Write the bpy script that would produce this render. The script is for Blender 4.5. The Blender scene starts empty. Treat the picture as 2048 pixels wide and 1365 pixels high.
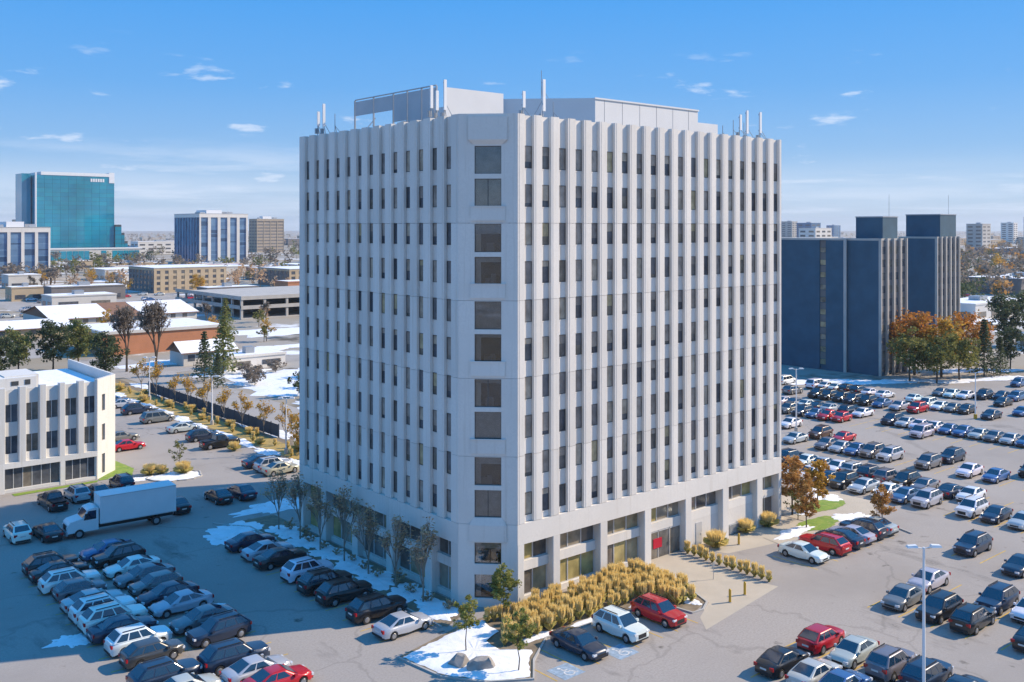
import bpy, bmesh, math, random
from mathutils import Vector, Matrix
R = math.radians
rnd = random.Random(7)
sc = bpy.context.scene
C = sc.collection

# ---------------------------------------------------------------- camera, sky, sun, exposure
# the site grid is the world grid: +X runs along the lit facade of the tower, +Y along its shaded facade
cam_d = bpy.data.cameras.new('camera'); cam = bpy.data.objects.new('camera', cam_d); C.objects.link(cam)
cam.location = (0, 0, 31); cam.rotation_euler = (R(90), 0, R(-40.47))
cam_d.sensor_width = 36; cam_d.lens = 34.35; cam_d.shift_y = -0.1106
cam_d.clip_start = 1; cam_d.clip_end = 20000
sc.camera = cam
SUN_AZ, SUN_EL = R(-25.2), R(34)
S = Vector((math.cos(SUN_AZ)*math.cos(SUN_EL), math.sin(SUN_AZ)*math.cos(SUN_EL), math.sin(SUN_EL)))
sun_d = bpy.data.lights.new('sun', 'SUN'); sun = bpy.data.objects.new('sun', sun_d); C.objects.link(sun)
sun.location = (120, -60, 120)
sun.rotation_euler = (-S).to_track_quat('-Z', 'Y').to_euler()
sun_d.energy = 4.0; sun_d.angle = R(0.5); sun_d.color = (1.0, .83, .62)
w = bpy.data.worlds.new('World'); sc.world = w; w.use_nodes = True
N = w.node_tree.nodes; LK = w.node_tree.links; N.clear()
def wn(t, **k):
    n = N.new(t)
    for a, b in k.items():
        if a.startswith('i_'): n.inputs[int(a[2:])].default_value = b
        else: setattr(n, a, b)
    return n
def math_(op, a, b=None, clamp=False):
    n = wn('ShaderNodeMath', operation=op, use_clamp=clamp)
    for i, q in enumerate((a, b)):
        if q is None: continue
        if isinstance(q, (int, float)): n.inputs[i].default_value = q
        else: LK.new(q, n.inputs[i])
    return n.outputs[0]
def ramp_(v, a, b, lo=0., hi=1.):
    n = wn('ShaderNodeMapRange', interpolation_type='SMOOTHSTEP'); LK.new(v, n.inputs[0])
    n.inputs[1].default_value = a; n.inputs[2].default_value = b; n.inputs[3].default_value = lo; n.inputs[4].default_value = hi
    return n.outputs[0]
out = wn('ShaderNodeOutputWorld'); bg = wn('ShaderNodeBackground'); LK.new(bg.outputs[0], out.inputs[0])
sky = wn('ShaderNodeTexSky', sky_type='NISHITA', sun_disc=False, sun_elevation=SUN_EL, sun_rotation=R(115.2),
         altitude=150, air_density=1.0, dust_density=.1, ozone_density=3.0)
hs = wn('ShaderNodeHueSaturation'); hs.inputs['Saturation'].default_value = 1.1; hs.inputs['Value'].default_value = 1.0
LK.new(sky.outputs[0], hs.inputs['Color'])
tc = wn('ShaderNodeTexCoord'); sep = wn('ShaderNodeSeparateXYZ'); LK.new(tc.outputs['Generated'], sep.inputs[0])
vx, vy, vz = sep.outputs
zz = math_('MAXIMUM', vz, 0.0)
den = math_('ADD', zz, 0.035)
cx_ = math_('DIVIDE', vx, den); cy_ = math_('DIVIDE', vy, den)
cmb = wn('ShaderNodeCombineXYZ'); LK.new(cx_, cmb.inputs[0]); LK.new(cy_, cmb.inputs[1])
def cloud(scale, detail, lo, hi, seed, rough=.55, vec=None):
    n = wn('ShaderNodeTexNoise', noise_dimensions='4D'); LK.new(vec or cmb.outputs[0], n.inputs['Vector'])
    n.inputs['W'].default_value = seed; n.inputs['Scale'].default_value = scale
    n.inputs['Detail'].default_value = detail; n.inputs['Roughness'].default_value = rough
    return ramp_(n.outputs['Fac'], lo, hi)
# broken stratocumulus low over the horizon, a few fair-weather puffs higher up
low = math_('MULTIPLY', cloud(.42, 6, .48, .68, 3.1, .6), ramp_(vz, .10, .04))
low2 = math_('MULTIPLY', cloud(.21, 5, .40, .62, 8.4, .6), ramp_(vz, .075, .02))
ang = wn('ShaderNodeVectorMath', operation='MULTIPLY'); LK.new(tc.outputs['Generated'], ang.inputs[0]); ang.inputs[1].default_value = (1, 1, 4.2)
puf = math_('MULTIPLY', math_('MULTIPLY', cloud(15., 6, .60, .70, 2.2, .55, ang.outputs[0]), ramp_(vz, .19, .13)), ramp_(vz, .01, .04))
al = math_('MAXIMUM', math_('MAXIMUM', math_('MULTIPLY', low, .7), math_('MULTIPLY', low2, .55)), math_('MULTIPLY', puf, .62))
# clear cold air: pale blue at the horizon, saturated blue above, the same all the way round
gr = wn('ShaderNodeValToRGB'); LK.new(math_('MULTIPLY', zz, 1.0), gr.inputs[0]); ge = gr.color_ramp.elements
ge[0].position = 0; ge[0].color = (.38,.46,.56,1); ge[1].position = 1; ge[1].color = (.022,.24,.64,1)
for p_, c_ in ((.04,(.26,.39,.56)),(.08,(.165,.325,.56)),(.14,(.09,.275,.575)),(.23,(.044,.24,.59)),(.5,(.028,.245,.64))): k_ = ge.new(p_); k_.color = (*c_,1)
sca = wn('ShaderNodeVectorMath', operation='SCALE'); LK.new(gr.outputs[0], sca.inputs[0]); sca.inputs['Scale'].default_value = 1/0.105
mg = wn('ShaderNodeMix', data_type='RGBA'); mg.inputs[0].default_value = .93; LK.new(hs.outputs[0], mg.inputs[6]); LK.new(sca.outputs[0], mg.inputs[7])
mix = wn('ShaderNodeMix', data_type='RGBA'); LK.new(al, mix.inputs[0])
LK.new(mg.outputs[2], mix.inputs[6]); mix.inputs[7].default_value = (5.0, 5.6, 6.6, 1)
LK.new(mix.outputs[2], bg.inputs[0]); bg.inputs[1].default_value = 0.102
sc.view_settings.view_transform = 'Standard'; sc.view_settings.look = 'None'
sc.view_settings.gamma = 1; sc.view_settings.use_curve_mapping = False
sc.view_settings.exposure = 0.67
sc.render.engine = 'CYCLES'
sc.cycles.max_bounces = 5; sc.cycles.diffuse_bounces = 2; sc.cycles.glossy_bounces = 3; sc.cycles.transparent_max_bounces = 8

# ---------------------------------------------------------------- helpers
class MB:
    def __init__(s): s.v = []; s.f = []; s.m = []
    def add(s, vs, fs, mi=0):
        o = len(s.v); s.v += [tuple(p) for p in vs]
        s.f += [tuple(i+o for i in q) for q in fs]; s.m += [mi]*len(fs); return s
    def box(s, x0, x1, y0, y1, z0, z1, mi=0):
        return s.add([(x0,y0,z0),(x1,y0,z0),(x1,y1,z0),(x0,y1,z0),(x0,y0,z1),(x1,y0,z1),(x1,y1,z1),(x0,y1,z1)],
              [(3,2,1,0),(4,5,6,7),(0,1,5,4),(1,2,6,5),(2,3,7,6),(3,0,4,7)], mi)
    def prism(s, poly, z0, z1, mi=0, mtop=None):
        n = len(poly)
        s.add([(x,y,z0) for x,y in poly]+[(x,y,z1) for x,y in poly],
              [tuple(range(n-1,-1,-1))]+[(i,(i+1)%n,n+(i+1)%n,n+i) for i in range(n)], mi)
        return s.add([(x,y,z1) for x,y in poly], [tuple(range(n))], mi if mtop is None else mtop)
    def tube(s, p, q, r0, r1=None, n=6, mi=0, caps=True):
        r1 = r0 if r1 is None else r1
        p, q = Vector(p), Vector(q); d = (q-p)
        if d.length < 1e-6: return s
        a = d.orthogonal().normalized(); b = d.normalized().cross(a)
        vs = []
        for c_, r in ((p, r0), (q, r1)):
            for i in range(n):
                t = 2*math.pi*i/n; vs.append(c_+a*math.cos(t)*r+b*math.sin(t)*r)
        fs = [(i,(i+1)%n,n+(i+1)%n,n+i) for i in range(n)]
        if caps: fs += [tuple(range(n-1,-1,-1)), tuple(range(n,2*n))]
        return s.add(vs, fs, mi)
    def quad(s, a, b, c, d, mi=0): return s.add([a,b,c,d], [(0,1,2,3)], mi)
    def join(s, o, mi=None):
        k = len(s.v); s.v += o.v; s.f += [tuple(i+k for i in q) for q in o.f]
        s.m += ([mi]*len(o.f) if mi is not None else o.m); return s
    def mesh(s, name, mats, smooth=None):
        me = bpy.data.meshes.new(name); me.from_pydata(s.v, [], s.f)
        for m in (mats if isinstance(mats, (list, tuple)) else [mats]): me.materials.append(m)
        if any(s.m): me.polygons.foreach_set('material_index', s.m)
        if smooth is not None:
            me.polygons.foreach_set('use_smooth', [True]*len(s.f)); me.set_sharp_from_angle(angle=R(smooth))
        me.update(); return me
    def build(s, name, mats, parent=None, loc=None, smooth=None):
        return put(name, s.mesh(name, mats, smooth), parent, loc)
def put(name, me, parent=None, loc=None, rotz=0, scale=None):
    o = bpy.data.objects.new(name, me); C.objects.link(o)
    if parent is not None: o.parent = parent
    if loc is not None: o.location = loc
    if rotz: o.rotation_euler = (0, 0, rotz)
    if scale is not None: o.scale = scale if isinstance(scale, (tuple, list)) else (scale,)*3
    return o
def tag(o, label, cat, group=None):
    o['label'] = label; o['category'] = cat
    if group: o['group'] = group
    return o
def thing(name, label, cat, loc=(0,0,0), rotz=0, group=None):
    return tag(put(name, None, None, loc, rotz), label, cat, group)
def struct(o): o['kind'] = 'structure'; return o
def stuff(o): o['kind'] = 'stuff'; return o

# ---------------------------------------------------------------- materials
def nodes(name):
    m = bpy.data.materials.new(name); m.use_nodes = True
    nt = m.node_tree; return m, nt, nt.nodes['Principled BSDF']
def setp(b, **k):
    for a, v in k.items(): b.inputs[a.replace('_', ' ')].default_value = v
def noise_col(nt, b, c0, c1, scale, detail=4, lo=.35, hi=.65, coord='pos', prev=None, rough=.55, stretch=None):
    g = nt.nodes.new('ShaderNodeNewGeometry') if coord == 'pos' else nt.nodes.new('ShaderNodeTexCoord')
    src = g.outputs['Position'] if coord == 'pos' else g.outputs['Object']
    if stretch:
        mp = nt.nodes.new('ShaderNodeVectorMath'); mp.operation = 'MULTIPLY'; mp.inputs[1].default_value = stretch
        nt.links.new(src, mp.inputs[0]); src = mp.outputs[0]
    n = nt.nodes.new('ShaderNodeTexNoise'); nt.links.new(src, n.inputs['Vector'])
    n.inputs['Scale'].default_value = scale; n.inputs['Detail'].default_value = detail; n.inputs['Roughness'].default_value = rough
    r = nt.nodes.new('ShaderNodeMapRange'); r.inputs[1].default_value = lo; r.inputs[2].default_value = hi
    nt.links.new(n.outputs['Fac'], r.inputs[0])
    mx = nt.nodes.new('ShaderNodeMix'); mx.data_type = 'RGBA'; nt.links.new(r.outputs[0], mx.inputs[0])
    if prev is None: mx.inputs[6].default_value = (*c0, 1)
    else: nt.links.new(prev, mx.inputs[6])
    mx.inputs[7].default_value = (*c1, 1)
    return mx.outputs[2], n.outputs['Fac']
def pm(name, c, rough=.8, var=.12, scale=.6, bump=0, metallic=0, spec=.5, fine=0):
    m, nt, b = nodes(name)
    c1 = tuple(x*(1-var) for x in c)
    col, fac = noise_col(nt, b, c, c1, scale)
    if fine: col, fac = noise_col(nt, b, c, tuple(x*(1-fine) for x in c), scale*14, 3, .45, .7, prev=col)
    nt.links.new(col, b.inputs['Base Color'])
    setp(b, Roughness=rough, Metallic=metallic); b.inputs['Specular IOR Level'].default_value = spec
    if bump:
        bp = nt.nodes.new('ShaderNodeBump'); bp.inputs['Strength'].default_value = bump; bp.inputs['Distance'].default_value = .02
        nt.links.new(fac, bp.inputs['Height']); nt.links.new(bp.outputs[0], b.inputs['Normal'])
    return m
def obj_ramp(name, stops, rough=.3, var=.25, spec=.5, scale=1.5):
    """colour picked per object from a ramp, with a little noise over it"""
    m, nt, b = nodes(name)
    oi = nt.nodes.new('ShaderNodeObjectInfo'); rp = nt.nodes.new('ShaderNodeValToRGB'); nt.links.new(oi.outputs['Random'], rp.inputs[0])
    e = rp.color_ramp.elements; rp.color_ramp.interpolation = 'CONSTANT'
    e[0].position = 0; e[0].color = (*stops[0][1], 1); e[1].position = stops[1][0]; e[1].color = (*stops[1][1], 1)
    for p, c in stops[2:]: k = e.new(p); k.color = (*c, 1)
    col, fac = noise_col(nt, b, (0,0,0), (0,0,0), scale, 3, .3, .8, prev=rp.outputs[0])
    mx = col.node; dk = nt.nodes.new('ShaderNodeMix'); dk.data_type = 'RGBA'; dk.blend_type = 'MULTIPLY'; dk.inputs[0].default_value = 1
    nt.links.new(rp.outputs[0], dk.inputs[6]); dk.inputs[7].default_value = (1-var*2, 1-var*2, 1-var*2, 1)
    nt.links.new(dk.outputs[2], mx.inputs[7]); nt.links.new(col, b.inputs['Base Color'])
    setp(b, Roughness=rough); b.inputs['Specular IOR Level'].default_value = spec
    return m
def leafmat(name, cols, rough=.7, thin=.42):
    m, nt, b = nodes(name)
    col, _ = noise_col(nt, b, cols[0], cols[1], .9, 3, .35, .65)
    if len(cols) > 2: col, _ = noise_col(nt, b, cols[0], cols[2], 2.3, 2, .5, .72, prev=col)
    nt.links.new(col, b.inputs['Base Color']); setp(b, Roughness=rough); b.inputs['Specular IOR Level'].default_value = .2
    if thin:
        tr = nt.nodes.new('ShaderNodeBsdfTranslucent'); nt.links.new(col, tr.inputs[0]); mx = nt.nodes.new('ShaderNodeMixShader'); mx.inputs[0].default_value = thin
        nt.links.new(b.outputs[0], mx.inputs[1]); nt.links.new(tr.outputs[0], mx.inputs[2]); nt.links.new(mx.outputs[0], nt.nodes['Material Output'].inputs[0])
    return m
M = {}
def precast(name, c):
    m, nt, b = nodes(name)
    c1, _ = noise_col(nt, b, c, tuple(x*.93 for x in c), .22, 4, .4, .65)
    c2, _ = noise_col(nt, b, c, (c[0]*.83,c[1]*.81,c[2]*.78), 1.0, 5, .56, .74, prev=c1, rough=.6, stretch=(2.6,2.6,.11))
    c3, f = noise_col(nt, b, c, tuple(x*.93 for x in c), 5., 3, .45, .7, prev=c2)
    oi = nt.nodes.new('ShaderNodeObjectInfo'); mr = nt.nodes.new('ShaderNodeMapRange'); nt.links.new(oi.outputs['Random'], mr.inputs[0]); mr.inputs[3].default_value = .90; mr.inputs[4].default_value = 1.03
    hv = nt.nodes.new('ShaderNodeHueSaturation'); nt.links.new(c3, hv.inputs['Color']); nt.links.new(mr.outputs[0], hv.inputs['Value'])
    nt.links.new(hv.outputs[0], b.inputs['Base Color']); setp(b, Roughness=.85); b.inputs['Specular IOR Level'].default_value = .35
    return m
M['precast'] = precast('precast_concrete', (.76,.72,.665))
M['precast_b'] = precast('precast_concrete_cream', (.71,.695,.665))
M['joint'] = pm('joint_sealant', (.30,.29,.28), .9, .1)
M['white_metal'] = pm('white_painted_metal', (.78,.78,.78), .45, .06)
M['grey_metal'] = pm('grey_metal', (.38,.40,.42), .4, .1, metallic=.4)
M['dark_metal'] = pm('dark_metal', (.05,.055,.06), .5, .15)
M['clad'] = pm('penthouse_cladding', (.66,.66,.66), .6, .05, .4)
M['screen'] = pm('screen_panel', (.42,.45,.48), .5, .1, .5)
M['roofing'] = pm('roof_membrane', (.40,.39,.37), .9, .2, .3)
m, nt, b = nodes('snow')
c1, f1 = noise_col(nt, b, (.86,.87,.90), (.76,.76,.77), .9, 5, .4, .7)
c2, f2 = noise_col(nt, b, (0,0,0), (.50,.46,.40), 1.7, 6, .60, .74, prev=c1, rough=.65)
nt.links.new(c2, b.inputs['Base Color']); setp(b, Roughness=.8); b.inputs['Specular IOR Level'].default_value = .3
bp = nt.nodes.new('ShaderNodeBump'); bp.inputs['Strength'].default_value = .7; bp.inputs['Distance'].default_value = .12; nt.links.new(f1, bp.inputs['Height']); nt.links.new(bp.outputs[0], b.inputs['Normal']); M['snow'] = m
M['frame'] = pm('window_frame', (.10,.095,.09), .5, .1)
M['alu'] = pm('aluminium_frame', (.62,.62,.62), .4, .1, metallic=.3)
M['slit'] = obj_ramp('slit_glass', [(0,(.27,.245,.23)),(.14,(.46,.39,.33)),(.40,(.36,.31,.265)),(.55,(.54,.45,.35)),(.74,(.32,.275,.245)),(.86,(.58,.47,.28)),(.93,(.18,.18,.19))], .16, .3, .5, 1.1)
M['pane'] = obj_ramp('office_glass', [(0,(.16,.145,.13)),(.18,(.34,.29,.22)),(.38,(.55,.44,.18)),(.62,(.22,.19,.165)),(.75,(.46,.37,.22)),(.93,(.10,.10,.10))], .1, .35, .5, .8)
M['dimglass'] = obj_ramp('dim_glass', [(0,(.09,.10,.12)),(.3,(.18,.17,.16)),(.55,(.12,.13,.15)),(.8,(.24,.21,.17))], .12, .3, .5, 1.2)
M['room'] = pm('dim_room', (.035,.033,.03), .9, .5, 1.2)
M['blind'] = obj_ramp('roller_blind', [(0,(.62,.56,.49)),(.4,(.5,.45,.4)),(.7,(.68,.60,.48))], .8, .15)
M['blueglass'] = obj_ramp('blue_curtain_glass', [(0,(.10,.19,.33)),(.35,(.13,.24,.40)),(.6,(.16,.28,.44)),(.85,(.04,.09,.18))], .12, .15, .6, .2)
M['tealglass'] = obj_ramp('teal_curtain_glass', [(0,(.008,.31,.47)),(.3,(.009,.33,.475)),(.55,(.008,.30,.46)),(.8,(.010,.345,.48))], .04, .36, .9, .022)  # broad cloudy noise paints reflections into the glass colour
M['brown'] = pm('brown_precast', (.42,.34,.25), .85, .12, .1)
M['tan'] = pm('tan_brick', (.52,.40,.26), .85, .12, .3)
M['shadebrick'] = pm('shade_blue_brick', (.042,.108,.162), .8, .2, .3)  # dark brick with the blue of its shade put into the colour
M['orangebrick'] = pm('orange_brick', (.50,.21,.105), .85, .12, .4)
M['greybrick'] = pm('grey_brick', (.20,.18,.17), .85, .15, .3)
M['concrete'] = pm('concrete', (.48,.45,.41), .9, .14, .4)
M['palewall'] = pm('pale_render', (.62,.59,.54), .85, .1, .2)
M['shingle'] = pm('brown_shingle', (.27,.14,.08), .9, .2, .5)
M['yellow'] = pm('yellow_paint', (.62,.36,.03), .6, .15)
M['linepaint'] = pm('worn_yellow_line', (.66,.43,.09), .8, .3, 1.2)
M['bluepaint'] = pm('blue_paint', (.34,.44,.54), .85, .35, 3)
M['whitepaint'] = pm('white_paint', (.70,.69,.66), .8, .2, 1.5)
M['redpanel'] = pm('red_panel', (.52,.01,.035), .45, .1)
M['rock'] = pm('boulder', (.36,.33,.30), .9, .3, 1.5, bump=.8)
M['bark'] = pm('bark', (.10,.075,.055), .9, .3, 2)
M['palebark'] = pm('pale_bark', (.30,.25,.20), .9, .3, 2)
M['fence'] = pm('dark_fence', (.045,.06,.085), .7, .2)
M['lawn'] = leafmat('lawn', [(.24,.33,.05),(.16,.26,.04),(.32,.33,.09)], thin=0)
# ground: weathered car-park asphalt
def asphalt(name, base, dark, pale):
    m, nt, b = nodes(name)
    c1, _ = noise_col(nt, b, base, dark, .06, 6, .46, .64, rough=.65)
    c2, _ = noise_col(nt, b, base, pale, .035, 4, .5, .75, prev=c1)
    c3, _ = noise_col(nt, b, base, tuple(x*.60 for x in base), .20, 6, .585, .66, prev=c2, rough=.65, stretch=(1,.35,1))
    c4, f = noise_col(nt, b, base, tuple(x*.86 for x in base), 6., 3, .4, .7, prev=c3)
    g = nt.nodes.new('ShaderNodeNewGeometry'); dn = nt.nodes.new('ShaderNodeTexNoise'); dn.inputs['Scale'].default_value = .12; dn.inputs['Detail'].default_value = 5
    nt.links.new(g.outputs['Position'], dn.inputs['Vector']); dv = nt.nodes.new('ShaderNodeVectorMath'); dv.operation = 'MULTIPLY_ADD'; dv.inputs[1].default_value = (9,9,0)
    nt.links.new(dn.outputs['Color'], dv.inputs[0]); nt.links.new(g.outputs['Position'], dv.inputs[2])
    vo = nt.nodes.new('ShaderNodeTexVoronoi'); vo.feature = 'DISTANCE_TO_EDGE'; vo.inputs['Scale'].default_value = .055; nt.links.new(dv.outputs[0], vo.inputs['Vector'])
    cr = nt.nodes.new('ShaderNodeMapRange'); cr.inputs[1].default_value = .002; cr.inputs[2].default_value = .008; cr.inputs[3].default_value = .22; cr.inputs[4].default_value = 0; nt.links.new(vo.outputs['Distance'], cr.inputs[0])
    mk = nt.nodes.new('ShaderNodeMix'); mk.data_type = 'RGBA'; nt.links.new(cr.outputs[0], mk.inputs[0]); nt.links.new(c4, mk.inputs[6]); mk.inputs[7].default_value = (.10,.09,.08,1)
    c5, _ = noise_col(nt, b, base, (.13,.115,.10), .55, 4, .66, .76, prev=mk.outputs[2])
    nt.links.new(c5, b.inputs['Base Color']); setp(b, Roughness=.9); b.inputs['Specular IOR Level'].default_value = .25
    bp = nt.nodes.new('ShaderNodeBump'); bp.inputs['Strength'].default_value = .25; bp.inputs['Distance'].default_value = .02
    nt.links.new(f, bp.inputs['Height']); nt.links.new(bp.outputs[0], b.inputs['Normal'])
    return m
M['asphalt'] = asphalt('asphalt', (.365,.33,.30), (.30,.27,.245), (.40,.36,.325))
M['road'] = asphalt('road_asphalt', (.41,.375,.34), (.33,.30,.27), (.46,.42,.38))
M['paving'] = pm('concrete_paving', (.50,.435,.345), .9, .12, .5, fine=.08)
M['kerb'] = pm('kerb_concrete', (.46,.44,.41), .9, .15, .8)
m, nt, b = nodes('suburb_ground')
c1, _ = noise_col(nt, b, (.30,.245,.17), (.36,.33,.29), .012, 5, .4, .6)
c2, _ = noise_col(nt, b, (0,0,0), (.78,.79,.82), .022, 6, .56, .63, prev=c1, rough=.65)
c3, _ = noise_col(nt, b, (0,0,0), (.10,.085,.06), .05, 5, .58, .66, prev=c2, rough=.6)
nt.links.new(c3, b.inputs['Base Color']); setp(b, Roughness=.95); M['ground'] = m
# car paint takes the object colour
m, nt, b = nodes('car_paint'); oi = nt.nodes.new('ShaderNodeObjectInfo'); nt.links.new(oi.outputs['Color'], b.inputs['Base Color'])
setp(b, Roughness=.32, Metallic=.15, Coat_Weight=.6, Coat_Roughness=.08); M['paint'] = m
m, nt, b = nodes('car_glass'); setp(b, Base_Color=(.012,.03,.055,1), Roughness=.05, IOR=1.75); b.inputs['Specular IOR Level'].default_value = .75; M['cglass'] = m
M['tyre'] = pm('tyre_rubber', (.02,.02,.021), .85, .2); M['rim'] = pm('alloy_rim', (.42,.43,.45), .35, .1, metallic=.7)
M['headlight'] = pm('headlight_lens', (.70,.72,.75), .1, .1); M['taillight'] = pm('taillight_lens', (.42,.012,.015), .2, .1)
M['trim'] = pm('black_trim', (.018,.018,.02), .6, .2)
m, nt, b = nodes('clear_glass'); nt.nodes.remove(b); o_ = nt.nodes['Material Output']
t_ = nt.nodes.new('ShaderNodeBsdfTransparent'); t_.inputs[0].default_value = (.80,.82,.84,1); g_ = nt.nodes.new('ShaderNodeBsdfGlossy'); g_.inputs['Roughness'].default_value = .03
fr = nt.nodes.new('ShaderNodeFresnel'); fr.inputs[0].default_value = 1.5; ms = nt.nodes.new('ShaderNodeMixShader')
ad = nt.nodes.new('ShaderNodeMath'); ad.operation = 'ADD'; ad.inputs[1].default_value = .05; nt.links.new(fr.outputs[0], ad.inputs[0])
nt.links.new(ad.outputs[0], ms.inputs[0]); nt.links.new(t_.outputs[0], ms.inputs[1]); nt.links.new(g_.outputs[0], ms.inputs[2]); nt.links.new(ms.outputs[0], o_.inputs[0])
M['clear'] = m
M['leaf_orange'] = leafmat('orange_leaves', [(.525,.213,.044),(.375,.150,.037),(.625,.350,.062)])
M['leaf_gold'] = leafmat('golden_leaves', [(.624,.390,.065),(.494,.260,.039),(.390,.286,.078)])
M['leaf_rust'] = leafmat('rust_leaves', [(.52,.28,.09),(.38,.19,.06),(.55,.36,.12)])
M['leaf_olive'] = leafmat('olive_leaves', [(.210,.210,.060),(.128,.143,.045),(.360,.300,.090)])
M['leaf_pine'] = leafmat('pine_needles', [(.095,.13,.06),(.055,.08,.04),(.16,.16,.08)])
M['leaf_green'] = leafmat('green_leaves', [(.23,.26,.085),(.13,.16,.055),(.36,.31,.12)])
M['leaf_brown'] = leafmat('dry_brown_leaves', [(.60,.41,.26),(.48,.33,.21),(.68,.47,.26)])
M['leaf_young'] = leafmat('young_leaves', [(.30,.31,.08),(.20,.22,.06),(.42,.36,.11)])
M['twig'] = leafmat('bare_twigs', [(.270,.223,.182),(.176,.149,.121),(.365,.297,.230)])
M['grass_gold'] = leafmat('golden_plumes', [(.95,.78,.38),(.90,.70,.29),(.95,.82,.47)], thin=.5)
M['grass_green'] = leafmat('grass_base', [(.66,.54,.20),(.46,.44,.15),(.74,.58,.24)], thin=.5)

# ---------------------------------------------------------------- ground, car parks, roads
def sheet(name, poly, z, m, parent=None):
    mb = MB(); mb.add([(x,y,z) for x,y in poly], [tuple(range(len(poly)))]); o = mb.build(name, m, parent)
    return o if parent else struct(o)
sheet('ground', [(-9000,-9000),(9000,-9000),(9000,9000),(-9000,9000)], -.02, M['ground'])
lot = sheet('car_park', [(-40,-20),(212,-20),(212,84),(188,101),(120,112),(66,112),(66,205),(-40,205)], 0, M['asphalt'])
sheet('road', [(70,112.6),(81,112.6),(81,240),(70,240)], .004, M['road'])
sheet('cross_road', [(-60,206),(260,206),(260,216),(-60,216)], .008, M['road'])
sheet('boulevard', [(-200,345),(420,345),(420,372),(-200,372)], .004, M['road'])
sheet('motorway', [(300,-60),(330,-60),(560,420),(530,430)], .004, M['road'])
sheet('service_road', [(216,-40),(240,-40),(250,84),(226,84)], .004, M['road'])
sheet('distant_car_park', [(95,375),(240,375),(240,455),(95,470)], .004, M['road'])
sheet('plaza_car_park', [(-20,250),(70,250),(70,330),(-20,330)], .004, M['road'])
paved = sheet('pavement', [(67.4,61.0),(72.5,61.0),(72.0,50.6),(72.3,49.3),(60.3,47.6),(61.8,49.4),(64.8,50.9),(66.2,54.0)], .006, M['paving'])
sheet('pavement_by_doors', [(74.2,61.1),(90.2,61.1),(90.2,57.4),(82,56.2),(76,57.4)], .006, M['paving'])
def blob(cx, cy, rx, ry, n=72, jit=.18, rot=0, seed=0):
    r = random.Random(seed); ph = [r.uniform(0, 6.28) for _ in range(7)]
    pts = []
    for i in range(n):
        t = 2*math.pi*i/n
        k = 1+jit*(math.sin(2*t+ph[0])*.5+math.sin(3*t+ph[1])*.4+math.sin(5*t+ph[2])*.3+math.sin(9*t+ph[3])*.28+math.sin(14*t+ph[4])*.2+math.sin(23*t+ph[5])*.16+r.uniform(-.12,.12))
        x, y = rx*k*math.cos(t), ry*k*math.sin(t)
        pts.append((cx+x*math.cos(rot)-y*math.sin(rot), cy+x*math.sin(rot)+y*math.cos(rot)))
    return pts
def snow(poly, h=.07, name='snow_patch', z=.0):
    """a thin crust of snow: low rim, slightly domed, uneven"""
    mb = MB(); n = len(poly); cx = sum(p[0] for p in poly)/n; cy = sum(p[1] for p in poly)/n
    rings = [(1, .012), (.93, h*.6), (.7, h), (.4, h*1.1), (.15, h*1.0)]
    vs = []
    for k, hz in rings:
        for x, y in poly: vs.append((cx+(x-cx)*k, cy+(y-cy)*k, z+hz+(rnd.uniform(-.25,.35)*h if k < 1 else 0)))
    vs.append((cx, cy, z+h))
    fs = []
    for r in range(len(rings)-1):
        for i in range(n): fs.append((r*n+i, r*n+(i+1)%n, (r+1)*n+(i+1)%n, (r+1)*n+i))
    for i in range(n): fs.append(((len(rings)-1)*n+i, (len(rings)-1)*n+(i+1)%n, len(vs)-1))
    mb.add(vs, fs); return stuff(mb.build(name, M['snow'], smooth=60))
def densify(poly, step=.35, jit=.09):
    r = []
    for i in range(len(poly)):
        a, b_ = Vector(poly[i]), Vector(poly[(i+1)%len(poly)]); k = max(1, int((b_-a).length/step))
        for j in range(k):
            p = a.lerp(b_, j/k); r.append((p.x+rnd.uniform(-jit,jit), p.y+rnd.uniform(-jit,jit)))
    return r
# raised planted corner, island noses and kerbs
def kerb(pts, name='kerb', w=.16, h=.13, closed=False):
    mb = MB(); n = len(pts); L = []; Rr = []
    for i in range(n):
        a = Vector(pts[i-1] if (i or closed) else pts[0]); c_ = Vector(pts[(i+1)%n] if (i < n-1 or closed) else pts[-1])
        d = (c_-a).normalized(); nn = Vector((-d.y, d.x)); p = Vector(pts[i]); L.append(p+nn*w/2); Rr.append(p-nn*w/2)
    for i in range(n if closed else n-1):
        j = (i+1)%n
        a, b_, c_, d = L[i], L[j], Rr[j], Rr[i]
        mb.add([(a.x,a.y,0),(b_.x,b_.y,0),(c_.x,c_.y,0),(d.x,d.y,0),(a.x,a.y,h),(b_.x,b_.y,h),(c_.x,c_.y,h),(d.x,d.y,h)],
               [(4,7,6,5),(0,4,5,1),(3,2,6,7),(0,3,7,4),(1,5,6,2)])
    return struct(mb.build(name, M['kerb']))
M['soil'] = pm('mulch_bed', (.27,.21,.14), .95, .35, 1.2, bump=.5)
corner = [(39.4,58.9),(45.4,60.2),(48.4,60.4),(52,60),(52,54.3),(48.9,53.9),(46.6,52.2),(44.6,50.0),(41.8,51.8),(40.0,54.4)]
sheet('planting_bed', [(39.5,58.9),(46,60.4),(48.7,60.6),(52,60.35),(66.6,60.3),(66.2,54.0),(64.7,51.1),(62.0,50.3),(61.4,53.7),(49.8,54.4),(46.6,52.2),(44.6,50.0),(41.8,51.8),(40.0,54.4)], .05, M['soil'])
kerb([(61.4,53.75),(49.8,54.4),(46.6,52.2),(44.6,50.0),(41.8,51.8),(40.0,54.4),(39.4,58.9)])
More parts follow.
